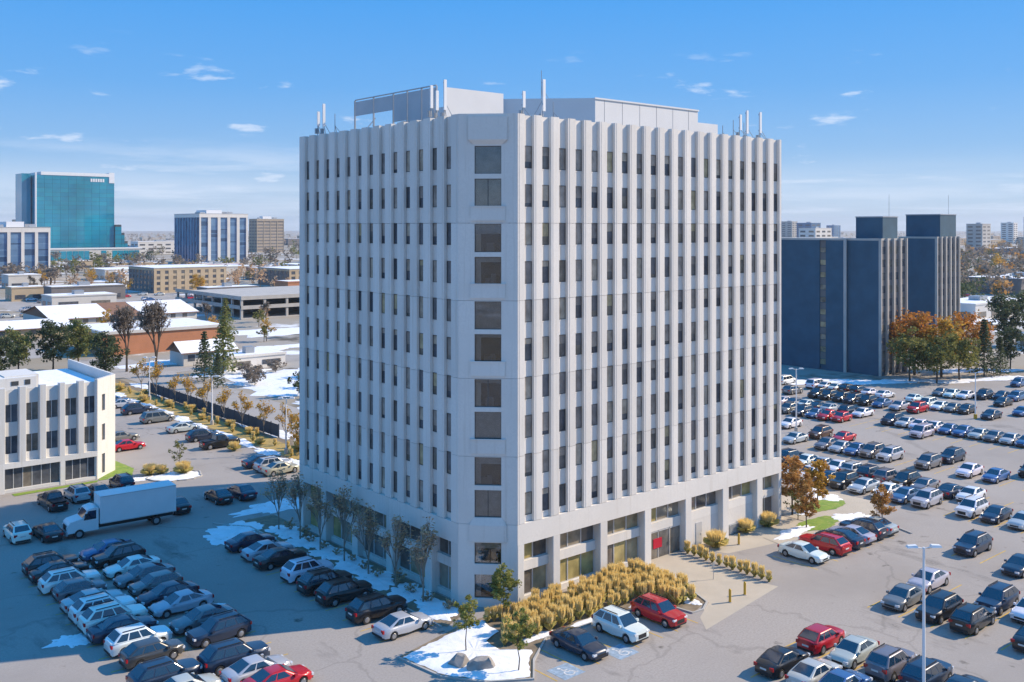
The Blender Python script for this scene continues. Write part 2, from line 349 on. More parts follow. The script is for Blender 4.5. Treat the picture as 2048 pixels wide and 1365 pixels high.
kerb([(66.3,57.5),(66.0,54.0),(64.7,51.0),(63.2,50.2),(62.0,50.3),(61.5,53.7)])
snow(densify([(39.7,58.7),(45.6,59.9),(48.2,60.2),(47.8,57.6),(46.0,57.2),(45.9,54.6),(47.6,53.5),(46.3,52.4),(44.6,50.4),(42.0,52.0),(40.3,54.6)]), .09, z=.05)
snow(blob(49.6,55.0,1.6,.5,seed=3), .05, z=.05); snow(blob(55.0,54.6,2.2,.45,seed=4), .05, z=.05); snow(blob(60.2,54.3,1.2,.4,seed=5), .05, z=.05)
snow(blob(63.8,52.3,.7,1.2,seed=6), .05, z=.05); snow(blob(51.5,57.2,1.2,.7,seed=7), .04, z=.05)
# strip along the shaded facade and the island nose at its end
sheet('planting_strip', [(45.4,61),(48.9,62.5),(48.9,97),(45.0,97),(45.0,62)], .045, M['soil'])
kerb([(45.0,61.2),(45.0,94.5),(43.4,96.6),(42.6,98.2)])
for k in range(7): snow(blob(46.9+rnd.uniform(-.3,.3), 64.3+k*4.4, 1.7, 2.2, seed=20+k, jit=.3), .08, z=.05)
snow(blob(43.4,94.2,2.8,3.0,seed=31,jit=.3), .08); snow(blob(41.2,93.2,1.4,2.2,seed=32,jit=.3), .05)
snow(blob(51.8,99.5,6.0,2.2,seed=33,jit=.3), .07); snow(blob(33.5,76.5,.9,.7,seed=34), .05)
snow(blob(22.5,77.2,1.5,1.2,seed=35,jit=.4), .04); snow(blob(44.9,58.8,1.6,.5,seed=36), .05)
# traffic islands by the low office
kerb(blob(47.2,119.9,3.1,2.6,seed=40,jit=.1), closed=True); snow(blob(47.2,119.9,2.9,2.4,seed=40,jit=.1), .1, z=.02)
snow(blob(42.6,121.6,2.2,1.2,seed=41,jit=.3), .07)
# boulevard strip beside the road on the left
sheet('verge', [(61.2,113),(68.6,113),(68.6,204),(61.2,204)], .01, M['soil'])
M['drygrass'] = leafmat('dry_grass', [(.46,.33,.12),(.36,.26,.10),(.54,.36,.09)], thin=0)
sheet('verge_grass', [(62.6,113),(66.2,113),(66.2,204),(62.6,204)], .02, M['drygrass'])
for k in range(11): snow(blob(61.9+rnd.uniform(-.3,.3), 117+k*7.6, 1.1, 3.2, seed=50+k, jit=.35), .06, z=.02)
for k in range(9): snow(blob(69.0+rnd.uniform(-.4,.4), 116+k*9.5, 1.4, 5.0, seed=70+k, jit=.3), .06, z=.01)
# snowy hollow behind the verge
for x, y, a, b_, s_ in [(92,172,10,16,1),(86,150,5,9,2),(104,186,12,9,3),(90,196,9,5,4),(112,168,9,8,5),(134,268,16,9,6),(118,232,9,5,7),(84,222,9,5,9)]:
    snow(blob(x,y,a,b_,seed=80+s_,jit=.3), .12)
# lawn island by the car row on the right
kerb([(82.0,55.6),(87.6,54.9),(93.4,54.6),(95.9,51.6),(95.0,49.0)]); 
sheet('lawn', blob(90.8,57.0,3.3,1.5,seed=91,jit=.12), .055, M['lawn']); sheet('lawn_patch', blob(97.0,60.4,3.2,1.7,seed=92,jit=.12), .055, M['lawn'])
sheet('island_bed', [(82,55.7),(87.6,55.0),(93.4,54.7),(96.0,51.6),(97.6,54),(103,58),(103,66),(90.5,66),(90.5,58.5),(82.5,58)], .03, M['paving'])
for x, y, a, b_, s_ in [(95.4,55.8,2.2,1.6,1),(94.6,52.2,1.2,1.4,2),(86.4,57.0,3.2,.9,3),(100.5,63,2.0,2.5,4),(93.4,60.4,1.6,.7,5)]:
    snow(blob(x,y,a,b_,seed=100+s_,jit=.3), .06, z=.03)
sheet('lawn_by_office', [(39.2,123.9),(43.2,123.9),(44.6,127.2),(44.2,133),(42.6,133),(42.4,128.2),(39.4,124.7)], .03, M['lawn'])
sheet('lawn_below_windows', [(29.5,123.0),(38.8,123.3),(39.2,124.2),(29.5,124.2)], .03, M['lawn'])
for x, y, a, b_, s_ in [(186,100,9,2.6,1),(176,108,10,3,2),(196,92,6,2.2,3),(208,87,7,2.4,4),(222,80,8,3,5),(214,96,10,3,6),(168,116,7,3,7)]:
    snow(blob(x,y,a,b_,seed=120+s_,jit=.3,rot=-.5), .12)
for k in range(26): snow(blob(rnd.uniform(245,560), rnd.uniform(-40,230), rnd.uniform(14,34), rnd.uniform(5,12), seed=140+k, jit=.35, rot=rnd.uniform(-.9,-.4)), .15)
for k in range(12): snow(blob(rnd.uniform(40,330), rnd.uniform(380,760), rnd.uniform(10,26), rnd.uniform(5,14), seed=180+k, jit=.35), .15)

# painted stall lines, each a child of the car park
ln = MB().box(-2.75,2.75,-.055,.055,.004,.008).mesh('painted_line', M['linepaint'])
def lines(x, y0, y1, step=2.65):
    y = y0
    while y <= y1: put('painted_line', ln, lot, (x, y, 0)); y += step
for X_, y0, y1 in [(25.7,62,96),(31.0,62,96),(59.0,22,42),(64.3,18,42),(76.6,18,42),(82.0,18,43),(94.2,30,45),(106.3,26,71),(112.0,26,74),(123.2,30,82),(141.8,50,96),(147.6,50,99),(42.6,62,91)]: lines(X_, y0, y1)
ln2 = MB().box(-.055,.055,-2.4,2.4,.004,.008).mesh('painted_line', M['linepaint'])
for x in (45.9,48.4,50.0,52.6,54.2,56.8,58.6,61.0): put('painted_line', ln2, lot, (x-.2, 51.2, 0))
for x in (78.6,82.0,85.2,87.7,90.0,92.2): put('painted_line', ln2, lot, (x, 51.8, 0))
# accessible-parking symbols
def access(x, y, n):
    r = tag(MB().box(-1.0,1.0,-.95,.95,.004,.009).build('accessible_bay_marking', M['bluepaint'], None, (x,y,0)), 'faded blue wheelchair sign '+n, 'marking', 'accessible parking signs')
    mb = MB(); k = 16
    def strip(pts, w):
        for a, b_ in zip(pts, pts[1:]):
            a, b_ = Vector(a), Vector(b_); d = (b_-a).normalized(); q = Vector((-d.y,d.x))*w/2
            mb.quad((*(a-q),.012),(*(b_-q),.012),(*(b_+q),.012),(*(a+q),.012))
    strip([(.05+.36*math.cos(t*.26+2.2), -.3+.36*math.sin(t*.26+2.2)) for t in range(16)], .11)
    strip([(-.1,.42),(-.02,-.12),(.34,-.12),(.52,-.55),(.66,-.5)], .12); strip([(-.06,.16),(.28,.16)], .1)
    mb.add([(-.12+.13*math.cos(i*math.pi/5), .62+.13*math.sin(i*math.pi/5), .012) for i in range(10)], [tuple(range(10))])
    mb.build('wheelchair_sign', M['whitepaint'], r)
access(47.2, 49.5, 'in the empty bay beside the snowy corner'); access(52.4, 49.2, 'between the navy sedan and the white SUV')

# ---------------------------------------------------------------- the office tower
TW, TD, CH = 43.85, 33.8, 3.45          # width along X, depth along Y, corner chamfer
tower = thing('office_tower', 'tall white precast office tower with vertical fins and slit windows', 'building', (48.6,60.3,0))
def octo(i, w=TW, d=TD, c_=CH):
    k = c_+i*(math.sqrt(2)-1)
    return [(k,i),(w-k,i),(w-i,k),(w-i,d-k),(w-k,d-i),(k,d-i),(i,d-k),(i,k)]
def cut(i, j=None):
    j = i if j is None else j; p = octo(i); w = j-i
    p = [(x+w if x <= i+.001 else x, y) for x, y in p]; p[0] = (5.37-i,i); p[-1] = (j,5.37-j); return p
mb = MB(); mb.prism(cut(1.0), -.3, 6.7); mb.build('base_core', M['precast'], tower)
mb = MB(); mb.prism(cut(.50,.52), 6.62, 39.75, 0, 1); mb.build('core_wall', [M['precast'], M['roofing']], tower)
SEG = [(6.75,12.3),(12.3,18.68),(18.68,25.03),(25.03,31.38),(31.38,40.35)]
WZ = [7.3+3.18*k for k in range(10)]; WH = 1.85
FR = [(4.25+1.932*k, 1.0) for k in range(19)]                    # slots on the lit facade (along x)
FL = [(4.45+1.99*k, .97) for k in range(13)]                     # slots on the shaded facade (along y)
def fin_mesh(wd, h, axis):
    """precast fin segment with chamfered arrises and a shallow rebate down one side"""
    d = .50 if axis == 'x' else .52; e = .022; mb = MB(); g = .012
    prof = [(0,d),(0,e),(e,0),(wd*.16,0),(wd*.16+.02,.03),(wd*.16+.06,.03),(wd*.16+.08,0),(wd-e,0),(wd,e),(wd,d)]
    n = len(prof)
    P_ = (lambda u,v,z: (u,v,z)) if axis == 'x' else (lambda u,v,z: (v,u,z))
    vs = [P_(u,v,g) for u,v in prof]+[P_(u,v,h-g) for u,v in prof]
    fs = [(i,i+1,n+i+1,n+i) for i in range(n-1)]+[tuple(range(n-1,-1,-1)), tuple(range(n,2*n))]
    if axis == 'y': fs = [tuple(reversed(q)) for q in fs]
    return mb.add(vs, fs).mesh('fin_panel', M['precast'])
cache = {}
def fins(slots, L0, L1, axis):
    ed = [L0]
    for a, wd in slots: ed += [a, a+wd]
    ed.append(L1)
    for i in range(0, len(ed), 2):
        a, b_ = ed[i], ed[i+1]
        for z0, z1 in SEG:
            k = (round(b_-a,3), round(z1-z0,3), axis)
            if k not in cache: cache[k] = fin_mesh(b_-a, z1-z0, axis)
            put('fin_panel', cache[k], tower, (a,0,z0) if axis == 'x' else (0,a,z0))
fins(FR, CH, TW-CH, 'x'); fins(FL, CH, TD-CH, 'y')
def win_mesh(wd, h, axis, mats, fr=.05, rail=.62, drop=None):
    mb = MB(); y0, y1 = ((.27, .50) if axis == 'x' else (.29,.52)) if drop is not None else (.26, .44)
    def bx(u0,u1,v0,v1,z0,z1,mi): 
        if axis == 'x': mb.box(u0,u1,v0,v1,z0,z1,mi)
        else: mb.box(v0,v1,u0,u1,z0,z1,mi)
    bx(0,fr,y0,y1,0,h,1); bx(wd-fr,wd,y0,y1,0,h,1); bx(fr,wd-fr,y0,y1,0,fr,1); bx(fr,wd-fr,y0,y1,h-fr,h,1)
    if drop is None: bx(fr,wd-fr,y0+.06,y1,fr,h-fr,0)
    else:
        zz_ = fr+(h-2*fr)*(1-drop)
        if drop > 0: bx(fr,wd-fr,y0+.055,y1,zz_,h-fr,0)
        if drop < 1: bx(fr,wd-fr,y0+.075,y1,fr,zz_,2)
    if rail: bx(fr,wd-fr,y0+.03,y0+.05,h*rail-.02,h*rail+.02,1)
    return mb.mesh('window', mats)
DROPS = [1,1,1,1,.72,.55,.4,.85,.25,.62,1,0]
wx = [win_mesh(.99, WH, 'x', [M['slit'], M['frame'], M['dimglass']], .04, 0, d_) for d_ in DROPS]; wy = [win_mesh(.96, WH, 'y', [M['slit'], M['frame'], M['dimglass']], .04, 0, d_) for d_ in DROPS]
def spandrel(wd, h, axis, sill=True):
    mb = MB()
    def bx(u0,u1,v0,v1,z0,z1):
        if axis == 'x': mb.box(u0,u1,v0,v1,z0,z1)
        else: mb.box(v0,v1,u0,u1,z0,z1)
    f = .31 if axis == 'x' else .33
    bx(.005,wd-.005,f,f+.19,.01,h-.005)
    if sill: bx(.02,wd-.02,f-.025,f,h-.10,h-.02)
    return mb.mesh('spandrel', M['precast'])
sp = {(a,t): spandrel(.99 if a == 'x' else .96, h, a) for a in 'xy' for t, h in (('m',3.18-WH),('b',.55))}
sp.update({(a,'t'): spandrel(.99 if a == 'x' else .96, 40.28-(WZ[9]+WH), a, False) for a in 'xy'})
for slots, ax, wm in ((FR,'x',wx),(FL,'y',wy)):
    for a, wd in slots:
        pos = lambda z: (a+.005,0,z) if ax == 'x' else (0,a+.005,z)
        put('spandrel', sp[ax,'b'], tower, pos(6.75))
        for k, z in enumerate(WZ):
            put('window', rnd.choice(wm), tower, pos(z))
            put('spandrel', sp[ax, 'm' if k < 9 else 't'], tower, pos(z+WH))
# belt over the two-storey base, piers, recessed bays
mb = MB(); mb.box(CH,TW-CH,.0,.99,5.05,6.735); mb.build('belt_course', M['precast'], tower)
mb = MB(); mb.box(.0,.99,CH+.002,TD-CH,5.05,6.735); mb.build('belt_course', M['precast'], tower)
BR = [(4.2,7.4),(8.25,13.05),(14.0,18.85),(19.8,24.65),(25.6,30.4),(31.4,36.1),(37.1,39.9)]
BL = [(4.5,7.2),(8.2,13.2),(14.2,19.1),(20.1,25.0),(26.0,29.6)]
def piers(bays, L0, L1, ax):
    ed = [L0]+[e for q in bays for e in q]+[L1]
    for i in range(0, len(ed), 2):
        a, b_ = ed[i], ed[i+1]; mb = MB(); e = .05
        pr = [(a,1.0),(a,e),(a+e,0),(b_-e,0),(b_,e),(b_,1.0)]
        if ax == 'y': pr = [(v,u) for u,v in reversed(pr)]
        mb.prism(pr, -.05, 5.045); mb.build('pier', M['precast'], tower)
piers(BR, CH, TW-CH, 'x'); piers(BL, CH, TD-CH, 'y')
def base_win(a, b_, z0, z1, ax, n):
    wd = (b_-a)/n
    key = ('bw', round(wd,3), round(z1-z0,2), ax)
    if key not in cache: cache[key] = win_mesh(wd-.01, z1-z0, ax, [M['pane'], M['alu']], .05, 0)
    for i in range(n):
        u = a+i*wd+.005
        put('base_window', cache[key], tower, (u,.55,z0) if ax == 'x' else (.55,u,z0))
def rail(a, b_, z0, z1, ax, name='base_spandrel', d0=.58, m='precast'):
    mb = MB()
    if ax == 'x': mb.box(a+.003,b_-.003,d0,.995,z0,z1)
    else: mb.box(d0,.995,a+.003,b_-.003,z0,z1)
    mb.build(name, M[m], tower)
for i, (a, b_) in enumerate(BR):
    n = 2 if b_-a < 3.5 else 3
    base_win(a, b_, 3.4, 5.04, 'x', n)
    rail(a, b_, 2.6, 3.395, 'x')
    if i in (0,1,2,6): base_win(a, b_, .5, 2.59, 'x', n); rail(a, b_, -.05, .495, 'x')
rail(25.6, 30.4, -.05, 2.595, 'x', 'service_wall'); rail(31.4, 36.1, -.05, 2.595, 'x', 'service_wall')
mb = MB(); mb.box(26.9,27.8,.53,.575,0,2.2); mb.box(27.6,27.68,.49,.53,.95,1.1); mb.build('service_door', M['alu'], tower)
mb = MB(); mb.box(32.0,33.5,.30,.578,.1,1.0); mb.build('utility_cabinet', M['grey_metal'], tower)
# glazed entrance with a red panel
mb = MB()
for x in (19.8,21.4,23.0,24.58): mb.box(x,x+.07,.62,.72,0,2.595)
mb.box(19.87,24.58,.62,.72,2.45,2.594); ent = mb.build('entrance', M['alu'], tower)
for x in (19.88,21.48,23.08): MB().box(x,x+1.51,.66,.69,.02,2.44).build('door_pane', M['dimglass'], ent)
for x in (22.9,24.4): MB().box(x,x+.05,.54,.61,.9,1.3).build('door_handle', M['grey_metal'], ent)
MB().box(20.75,21.95,.60,.655,.95,1.85).build('poster', M['redpanel'], ent)
for i, (a, b_) in enumerate(BL):
    n = 2 if b_-a < 3.7 else 3
    base_win(a, b_, 3.4, 5.04, 'y', n); rail(a, b_, 2.6, 3.395, 'y'); base_win(a, b_, .5, 2.59, 'y', n); rail(a, b_, -.05, .495, 'y')
# chamfered corner towards the car park: built in its own frame (u along the chamfer, v into the building)
CL = CH*math.sqrt(2)
cor = put('corner_bay', None, tower, (0,CH,0)); cor.rotation_euler = (0,0,R(-45))
u0, u1 = CL/2-1.1, CL/2+1.1
ROWS = [(7.3,9.55),(9.92,12.24),(13.68,15.95),(16.32,18.62),(20.03,22.3),(22.68,24.98),(26.38,28.62),(29.0,31.32),(32.73,35.02),(35.42,37.7)]
def cpanel(z0, z1, holes, name='corner_panel'):
    mb = MB(); g = .012; z0 += g; z1 -= g
    mb.box(.02,u0,0,.5,z0,z1); mb.box(u1,CL-.02,0,.5,z0,z1)
    z = z0
    for a, b_ in holes: 
        if a > z: mb.box(u0,u1,.0 if a-z < .5 else .0,.5,z,a)
        z = b_
    if z < z1: mb.box(u0,u1,0,.5,z,z1)
    return mb.build(name, M['precast'], cor)
cpanel(-.03, 6.75, [(.7,2.65),(3.5,5.25)])
for i, (z0, z1) in enumerate(SEG): cpanel(z0, z1, ROWS[2*i:2*i+2])
for i in range(5):                                               # ledge box below each pair
    z1 = ROWS[2*i][0]; z0 = z1-1.15
    if i == 0:
        mb = MB(); mb.add([(u0-.1,-.001,z1-.03),(u1+.1,-.001,z1-.03),(u1+.45,-.14,z1-.62),(u0-.45,-.14,z1-.62),(u1+.45,-.001,z1-.62),(u0-.45,-.001,z1-.62)],[(0,3,2,1),(1,2,4),(0,5,3)])
        mb.box(u0-.45,u1+.45,-.14,-.002,z1-1.95,z1-.622); mb.build('ledge', M['precast'], cor)
    else:
        mb = MB(); mb.box(u0-.32,u1+.32,-.10,-.002,z0,z1-.03); mb.box(u0-.36,u1+.36,-.15,-.002,z1-.028,z1+.06); mb.build('ledge', M['precast'], cor)
mb = MB(); mb.add([(u0-.05,-.001,37.8),(u1+.05,-.001,37.8),(u1+.5,-.2,38.2),(u0-.5,-.2,38.2)],[(0,1,2,3)]); mb.box(u0-.5,u1+.5,-.2,-.002,38.2,40.1); mb.build('lintel', M['precast'], cor)
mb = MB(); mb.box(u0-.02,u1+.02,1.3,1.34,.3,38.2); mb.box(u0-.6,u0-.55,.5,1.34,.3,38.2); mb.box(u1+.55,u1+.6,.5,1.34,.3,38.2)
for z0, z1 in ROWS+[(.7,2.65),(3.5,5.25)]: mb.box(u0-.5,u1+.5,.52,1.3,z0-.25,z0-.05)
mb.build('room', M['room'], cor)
bl = [.35,.9,.15,1.0,.42,.25,.95,.3,.6,.2,.5,.0]; 
drop = {0:1.0,1:.25,2:1.0,3:.15,4:.12,5:1.0,6:.18,7:.35,8:1.0,9:1.0,10:.0,11:.3}
for k, (z0, z1) in enumerate(ROWS+[(.7,2.65),(3.5,5.25)]):
    h = z1-z0; mb = MB(); f = .05
    mb.box(u0,u0+f,.16,.26,z0,z1); mb.box(u1-f,u1,.16,.26,z0,z1); mb.box(u0+f,u1-f,.16,.26,z0,z0+f); mb.box(u0+f,u1-f,.16,.26,z1-f,z1)
    if k in (0,3,8): mb.box((u0+u1)/2-.03,(u0+u1)/2+.03,.17,.25,z0+f,z1-f)
    wn_ = mb.build('corner_window', M['frame'], cor)
    MB().box(u0+f,u1-f,.20,.21,z0+f,z1-f).build('pane', M['clear'], wn_)
    dr = drop[k]
    if dr > 0: MB().box(u0+f,u1-f,.30,.31,z1-f-(h-2*f)*dr,z1-f).build('blind', M['blind'], wn_)
    if dr < 1: MB().box(u0+.08,u0+.5,.34,.36,z0+.06,z1-.1).build('curtain', M['blind'], wn_)
for q in ('desk','chair_back','cabinet'):
    for k, (z0, z1) in enumerate(ROWS):
        if drop[k] < 1 and rnd.random() < .75:
            a = rnd.uniform(u0+.3,u1-.8); MB().box(a,a+rnd.uniform(.3,.7),.7,.9,z0-.05,z0+rnd.uniform(.4,.9)).build(q, M['greybrick'], cor)
# the two hidden facades: ribs only
mb = MB()
for k in range(19): mb.box(CH+.4+k*1.93,CH+1.35+k*1.93,TD-.34,TD,0,40.3)
for k in range(13): mb.box(TW-.34,TW,CH+.4+k*1.99,CH+1.4+k*1.99,0,40.3)
stuff(mb.build('rear_fins', M['precast'], tower))
for rz, px, py in ((45,TW-CH,0),(135,TW,TD-CH),(-135,CH,TD)):
    c_ = put('rear_corner_panel', MB().box(0,CL,0,.5,0,40.3).mesh('rear_corner_panel', M['precast']), tower, (px,py,0), R(rz))
# roof: coping, penthouse, plant screen
mb = MB(); o1, o2 = octo(.52), octo(.95)
for i in range(8):
    a, b_, c_, d = o1[i], o1[(i+1)%8], o2[(i+1)%8], o2[i]
    mb.add([(*a,39.76),(*b_,39.76),(*c_,39.76),(*d,39.76),(*a,40.22),(*b_,40.22),(*c_,40.22),(*d,40.22)],[(4,5,6,7),(0,1,5,4),(2,3,7,6)])
mb.build('parapet', M['precast'], tower)
pen = MB(); pen.prism([(20.2,7.7),(36.1,7.7),(36.1,25.7),(13.0,25.7),(13.0,14.9)], 39.7, 43.8, 0, 1)
pen = pen.build('penthouse', [M['clad'], M['roofing']], tower)
MB().box(36.1,39.6,7.72,20,39.7,42.5).build('penthouse_wing', M['clad'], pen)
MB().box(34.5,36.0,9,11,43.8,44.05).build('roof_hatch', M['grey_metal'], pen)
mb = MB(); mb.box(20.1,36.2,7.6,7.7,43.7,43.86); mb.build('coping', M['clad'], pen)
for k in range(6): MB().box(21.5+k*2.6,21.53+k*2.6,7.685,7.7,39.8,43.68).build('panel_joint', M['joint'], pen)
plant = put('plant_screen', None, tower, (4.9,13.2,39.7))
MB().box(3.2,8.1,0,.15,.2,4.45).build('screen_wall', M['clad'], plant); MB().box(1.0,3.2,.0,.15,.9,4.45).build('screen_wall', M['clad'], plant)
for y in (0,2.4,4.8,7.2,10.8,14.4): MB().box(0,.14,y,y+.14,0,4.5).build('post', M['grey_metal'], plant)
for y, z0 in ((0.16,1.0),(2.56,1.5),(4.96,1.7)): MB().box(.03,.1,y,y+2.2,z0,4.35).build('screen_panel', M['screen'], plant)
for y in (7.36,10.96): MB().box(.03,.1,y,y+3.4,2.9,4.35).build('screen_panel', M['screen'], plant)
MB().box(0,.14,.14,14.4,4.5,4.6).build('top_rail', M['grey_metal'], plant); MB().box(0,.1,14.54,14.6,0,.1).build('base_shoe', M['grey_metal'], plant)
for y in (7.4,14.4): MB().tube((0.07,y+.1,.1),(2.6,y+.1,2.9),.05,.05).build('brace', M['grey_metal'], plant)
for x, y, z in ((2.5,4,1.5),(2.4,7.5,2.1),(2.6,10.5,1.3)): MB().box(x,x+2.4,y,y+2.0,0,z).build('cooling_unit', M['grey_metal'], plant)
mb = MB()
for k in range(9): mb.box(.46,.8,66.6-60.3+k*1.99,67.6-60.3+k*1.99,40.225,40.27)
mb.build('coping_cap', M['snow'], tower)
# antennas stand on the roof as things of their own
def antenna(X_, Y_, base, top, ph, label, panel=True, stand=1):
    t = thing('antenna', label, 'antenna', (X_,Y_,base), 0, 'antennas on the tower roof')
    h = top-base
    MB().tube((0,0,0),(0,0,h-.1),.045,.035,8).build('mast', M['grey_metal'], t, smooth=40)
    mb = MB(); mb.box(-.3,.3,-.3,.3,0,.06); mb.build('base_plate', M['grey_metal'], t)
    if panel:
        mb = MB(); mb.box(-.14,.14,-.22,-.09,h-ph,h); mb.build('panel', M['white_metal'], t)
        for z in (h-ph+.2,h-.3): MB().box(-.06,.06,-.09,.06,z,z+.08).build('bracket', M['dark_metal'], t)
    for s_ in (-1,1): MB().tube((0,0,h*.55),(.9*stand,.7*s_,.05),.03).build('brace', M['grey_metal'], t)
    if panel: MB().box(-.18,.18,.08,.3,h-ph-.75,h-ph-.2).build('radio_unit', M['grey_metal'], t)
    return t
antenna(49.9,88.1,39.76,43.6,2.3,'white panel antenna standing alone above the shaded facade\'s far end')
antenna(50.3,70.0,39.76,43.5,2.0,'short wide panel antenna at the near post of the plant screen')
antenna(50.0,67.6,39.76,43.7,2.6,'tall panel antenna between the plant screen and the chamfered corner')
antenna(55.9,61.5,39.76,43.6,2.7,'white panel antenna above the lit facade beside the chamfered corner', stand=-1)
antenna(68.9,76.0,43.8,47.6,1.2,'thin dark whip mast on top of the penthouse', panel=False)
antenna(82.7,61.8,39.76,42.2,1.6,'short grey pole aerial, first of three above the lit facade', panel=False)
antenna(84.6,61.6,39.76,43.2,2.4,'tall white panel antenna, middle of three above the lit facade')
antenna(86.9,61.6,39.76,43.2,2.2,'white panel antenna, nearest of three to the lit facade\'s outer corner')
for X_, Y_, top, lb in ((50.4,86.6,42.6,'thin bare pole beside the far panel antenna'),(51.4,71.0,42.6,'thin pole behind the plant screen\'s near antenna'),(57.6,62.0,42.0,'stub pole behind the panel antenna by the chamfered corner'),(85.6,62.6,42.2,'thin pole between the two panels of the outer group'),(88.2,62.4,42.3,'thin pole at the very end of the lit facade'),(81.6,62.3,41.6,'low stub pole before the outer antenna group')):
    antenna(X_, Y_, 39.76, top, 1.0, lb, panel=False)
antenna(50.1,68.9,39.76,42.9,1.7,'slimmer panel antenna between the two at the plant screen\'s near post'); antenna(49.9,89.2,39.76,42.9,1.5,'short panel antenna at the shaded facade\'s last fin')
antenna(83.6,61.7,39.76,42.7,1.6,'short panel antenna between pole aerial and tallest panel of the outer group'); antenna(54.6,62.6,39.76,42.6,1.4,'small panel antenna set back behind the chamfered corner')

# ---------------------------------------------------------------- neighbouring buildings
def bmesh_(wd, h, t, ax, m, name):
    k = ('b', round(wd,3), round(h,3), round(t,3), ax, m, name)
    if k not in cache:
        cache[k] = (MB().box(0,wd,0,t,0,h) if ax == 'x' else MB().box(0,t,0,wd,0,h)).mesh(name, M[m])
    return cache[k]
def panes(par, ax, us, zs, off, m, name='window', t=.1):
    for u0, u1 in us:
        for z0, z1 in zs:
            put(name, bmesh_(u1-u0, z1-z0, t, ax, m, name), par, (u0,off,z0) if ax == 'x' else (off,u0,z0))
def ribs(par, ax, us, z0, z1, d0, d1, m, name='pier'):
    panes(par, ax, us, [(z0,z1)], d0, m, name, d1-d0)
def div(L, n, gap, a=0): p = (L-a*2)/n; return [(a+i*p+gap/2, a+(i+1)*p-gap/2) for i in range(n)]
def gaps(us, L):
    e = [0]+[x for q in us for x in q]+[L]; return [(e[i],e[i+1]) for i in range(0,len(e),2)]
def roof(par, W, D, H, m='roofing', over=.15, t=.35, snowy=True):
    r = MB().box(-over,W+over,-over,D+over,H,H+t).build('roof', M[m], par)
    if snowy: MB().box(.4,W-.4,.4,D-.4,H+t+.002,H+t+.06).build('roof_snow', M['snow'], r)
    return r

# three-storey office at the left, sibling of the tower
of = thing('low_office', 'three-storey white precast office with fins and snow on its roof', 'building', (15.0,124.8,0))
W_, H_ = 24.3, 12.3
mb = MB(); mb.prism([(0,.75),(W_-.1,.75),(W_+2.85,3.5),(W_+2.85,22),(0,22)], 0, 10.9, 0, 1); mb.build('core_wall', [M['precast_b'], M['roofing']], of)
cols = []
for x0 in (28.96,31.21,33.42,35.56,37.76): cols.append((x0-15.0, x0-15.0+1.47))
for k in range(1,6): cols.insert(0, (13.96-2.2*k, 13.96-2.2*k+1.47))
ed = [0]+[e for q in cols for e in q]+[W_]
for i in range(0, len(ed), 2):
    a, b_ = ed[i], ed[i+1]
    mb = MB(); e = .05; mb.prism([(a,.8),(a,e),(a+e,0),(b_-e,0),(b_,e),(b_,.8)], 3.5, H_); mb.build('fin', M['precast_b'], of)
ofw = MB().box(0,.05,.12,.3,0,2.05,1).box(1.41,1.46,.12,.3,0,2.05,1).box(.70,.76,.12,.3,0,2.05,1).box(.05,.70,.2,.3,0,2.05).box(.76,1.41,.2,.3,0,2.05).mesh('window', [M['dimglass'], M['alu']])
for a, b_ in cols:
    for z in (4.5,8.2): put('window', ofw, of, (a+.005,.45,z))
    for z0, z1 in ((3.5,4.49),(6.56,8.19),(10.26,12.0)): put('spandrel', bmesh_(1.46,z1-z0,.2,'x','precast_b','spandrel'), of, (a+.005,.5,z0))
MB().box(0,W_,.0,.76,2.85,3.495).build('belt_course', M['precast_b'], of)
for a, b_ in ((13.9,20.0),(20.6,24.2),(7.4,13.3),(1.0,6.8)):
    n = 6 if b_-a > 4 else 4; p = (b_-a)/n
    for k in range(n): put('window', bmesh_(p-.09,2.4,.12,'x','dimglass','window'), of, (a+k*p+.045,.5,.4)); put('mullion', bmesh_(.08,2.4,.16,'x','alu','mullion'), of, (a+k*p-.04,.46,.4))
    MB().box(a,b_,.05,.74,.02,.39).build('sill_wall', M['precast_b'], of)
for a, b_ in ((0,1.0),(6.8,7.4),(13.3,13.9),(20.0,20.56),(24.2,24.3)): MB().box(a,b_,0,.76,0,2.845).build('pier', M['precast_b'], of)
oc = put('corner_bay', None, of, (W_,0,0)); oc.rotation_euler = (0,0,R(45)); L_ = 3.2*math.sqrt(2)
def ocp(a, b_, z0, z1): MB().box(a,b_,0,.4,z0,z1).build('corner_panel', M['precast_b'], oc)
ocp(.02,1.1,0,H_); ocp(1.9,L_,0,H_)
for z0, z1 in ((0,.4),(2.85,4.5),(6.55,8.2),(10.25,H_)): ocp(1.101,1.899,z0,z1)
for z0, z1 in ((.4,2.85),(4.5,6.55),(8.2,10.25)): MB().box(1.11,1.89,.2,.3,z0+.01,z1-.01).build('window', M['dimglass'], oc)
MB().box(W_+2.9,W_+3.2,3.25,22.2,0,H_).build('side_wall', M['precast_b'], of)
mb = MB(); mb.prism([(.4,.9),(W_-.3,.9),(W_+2.6,3.8),(W_+2.6,21.6),(.4,21.6)], 10.93, 11.05); mb.build('roof_snow', M['snow'], of)
ph = MB().box(-6,14.6,9.5,18,10.95,14.6).build('penthouse', M['precast_b'], of)
MB().box(14.6,18.4,3.2,9.0,10.95,13.2).build('penthouse_wing', M['precast_b'], ph)
MB().box(2,17.9,2.2,8.0,10.95,13.1).build('penthouse_wing', M['precast_b'], ph)
MB().box(15.1,15.9,2.15,2.2,12.2,12.7).build('vent', M['dark_metal'], ph); MB().box(16.6,17.2,2.15,2.2,12.2,12.8).build('vent', M['dark_metal'], ph)
MB().box(19.2,20.4,11,13,11.06,12.0).build('cooling_unit', M['grey_metal'], ph)

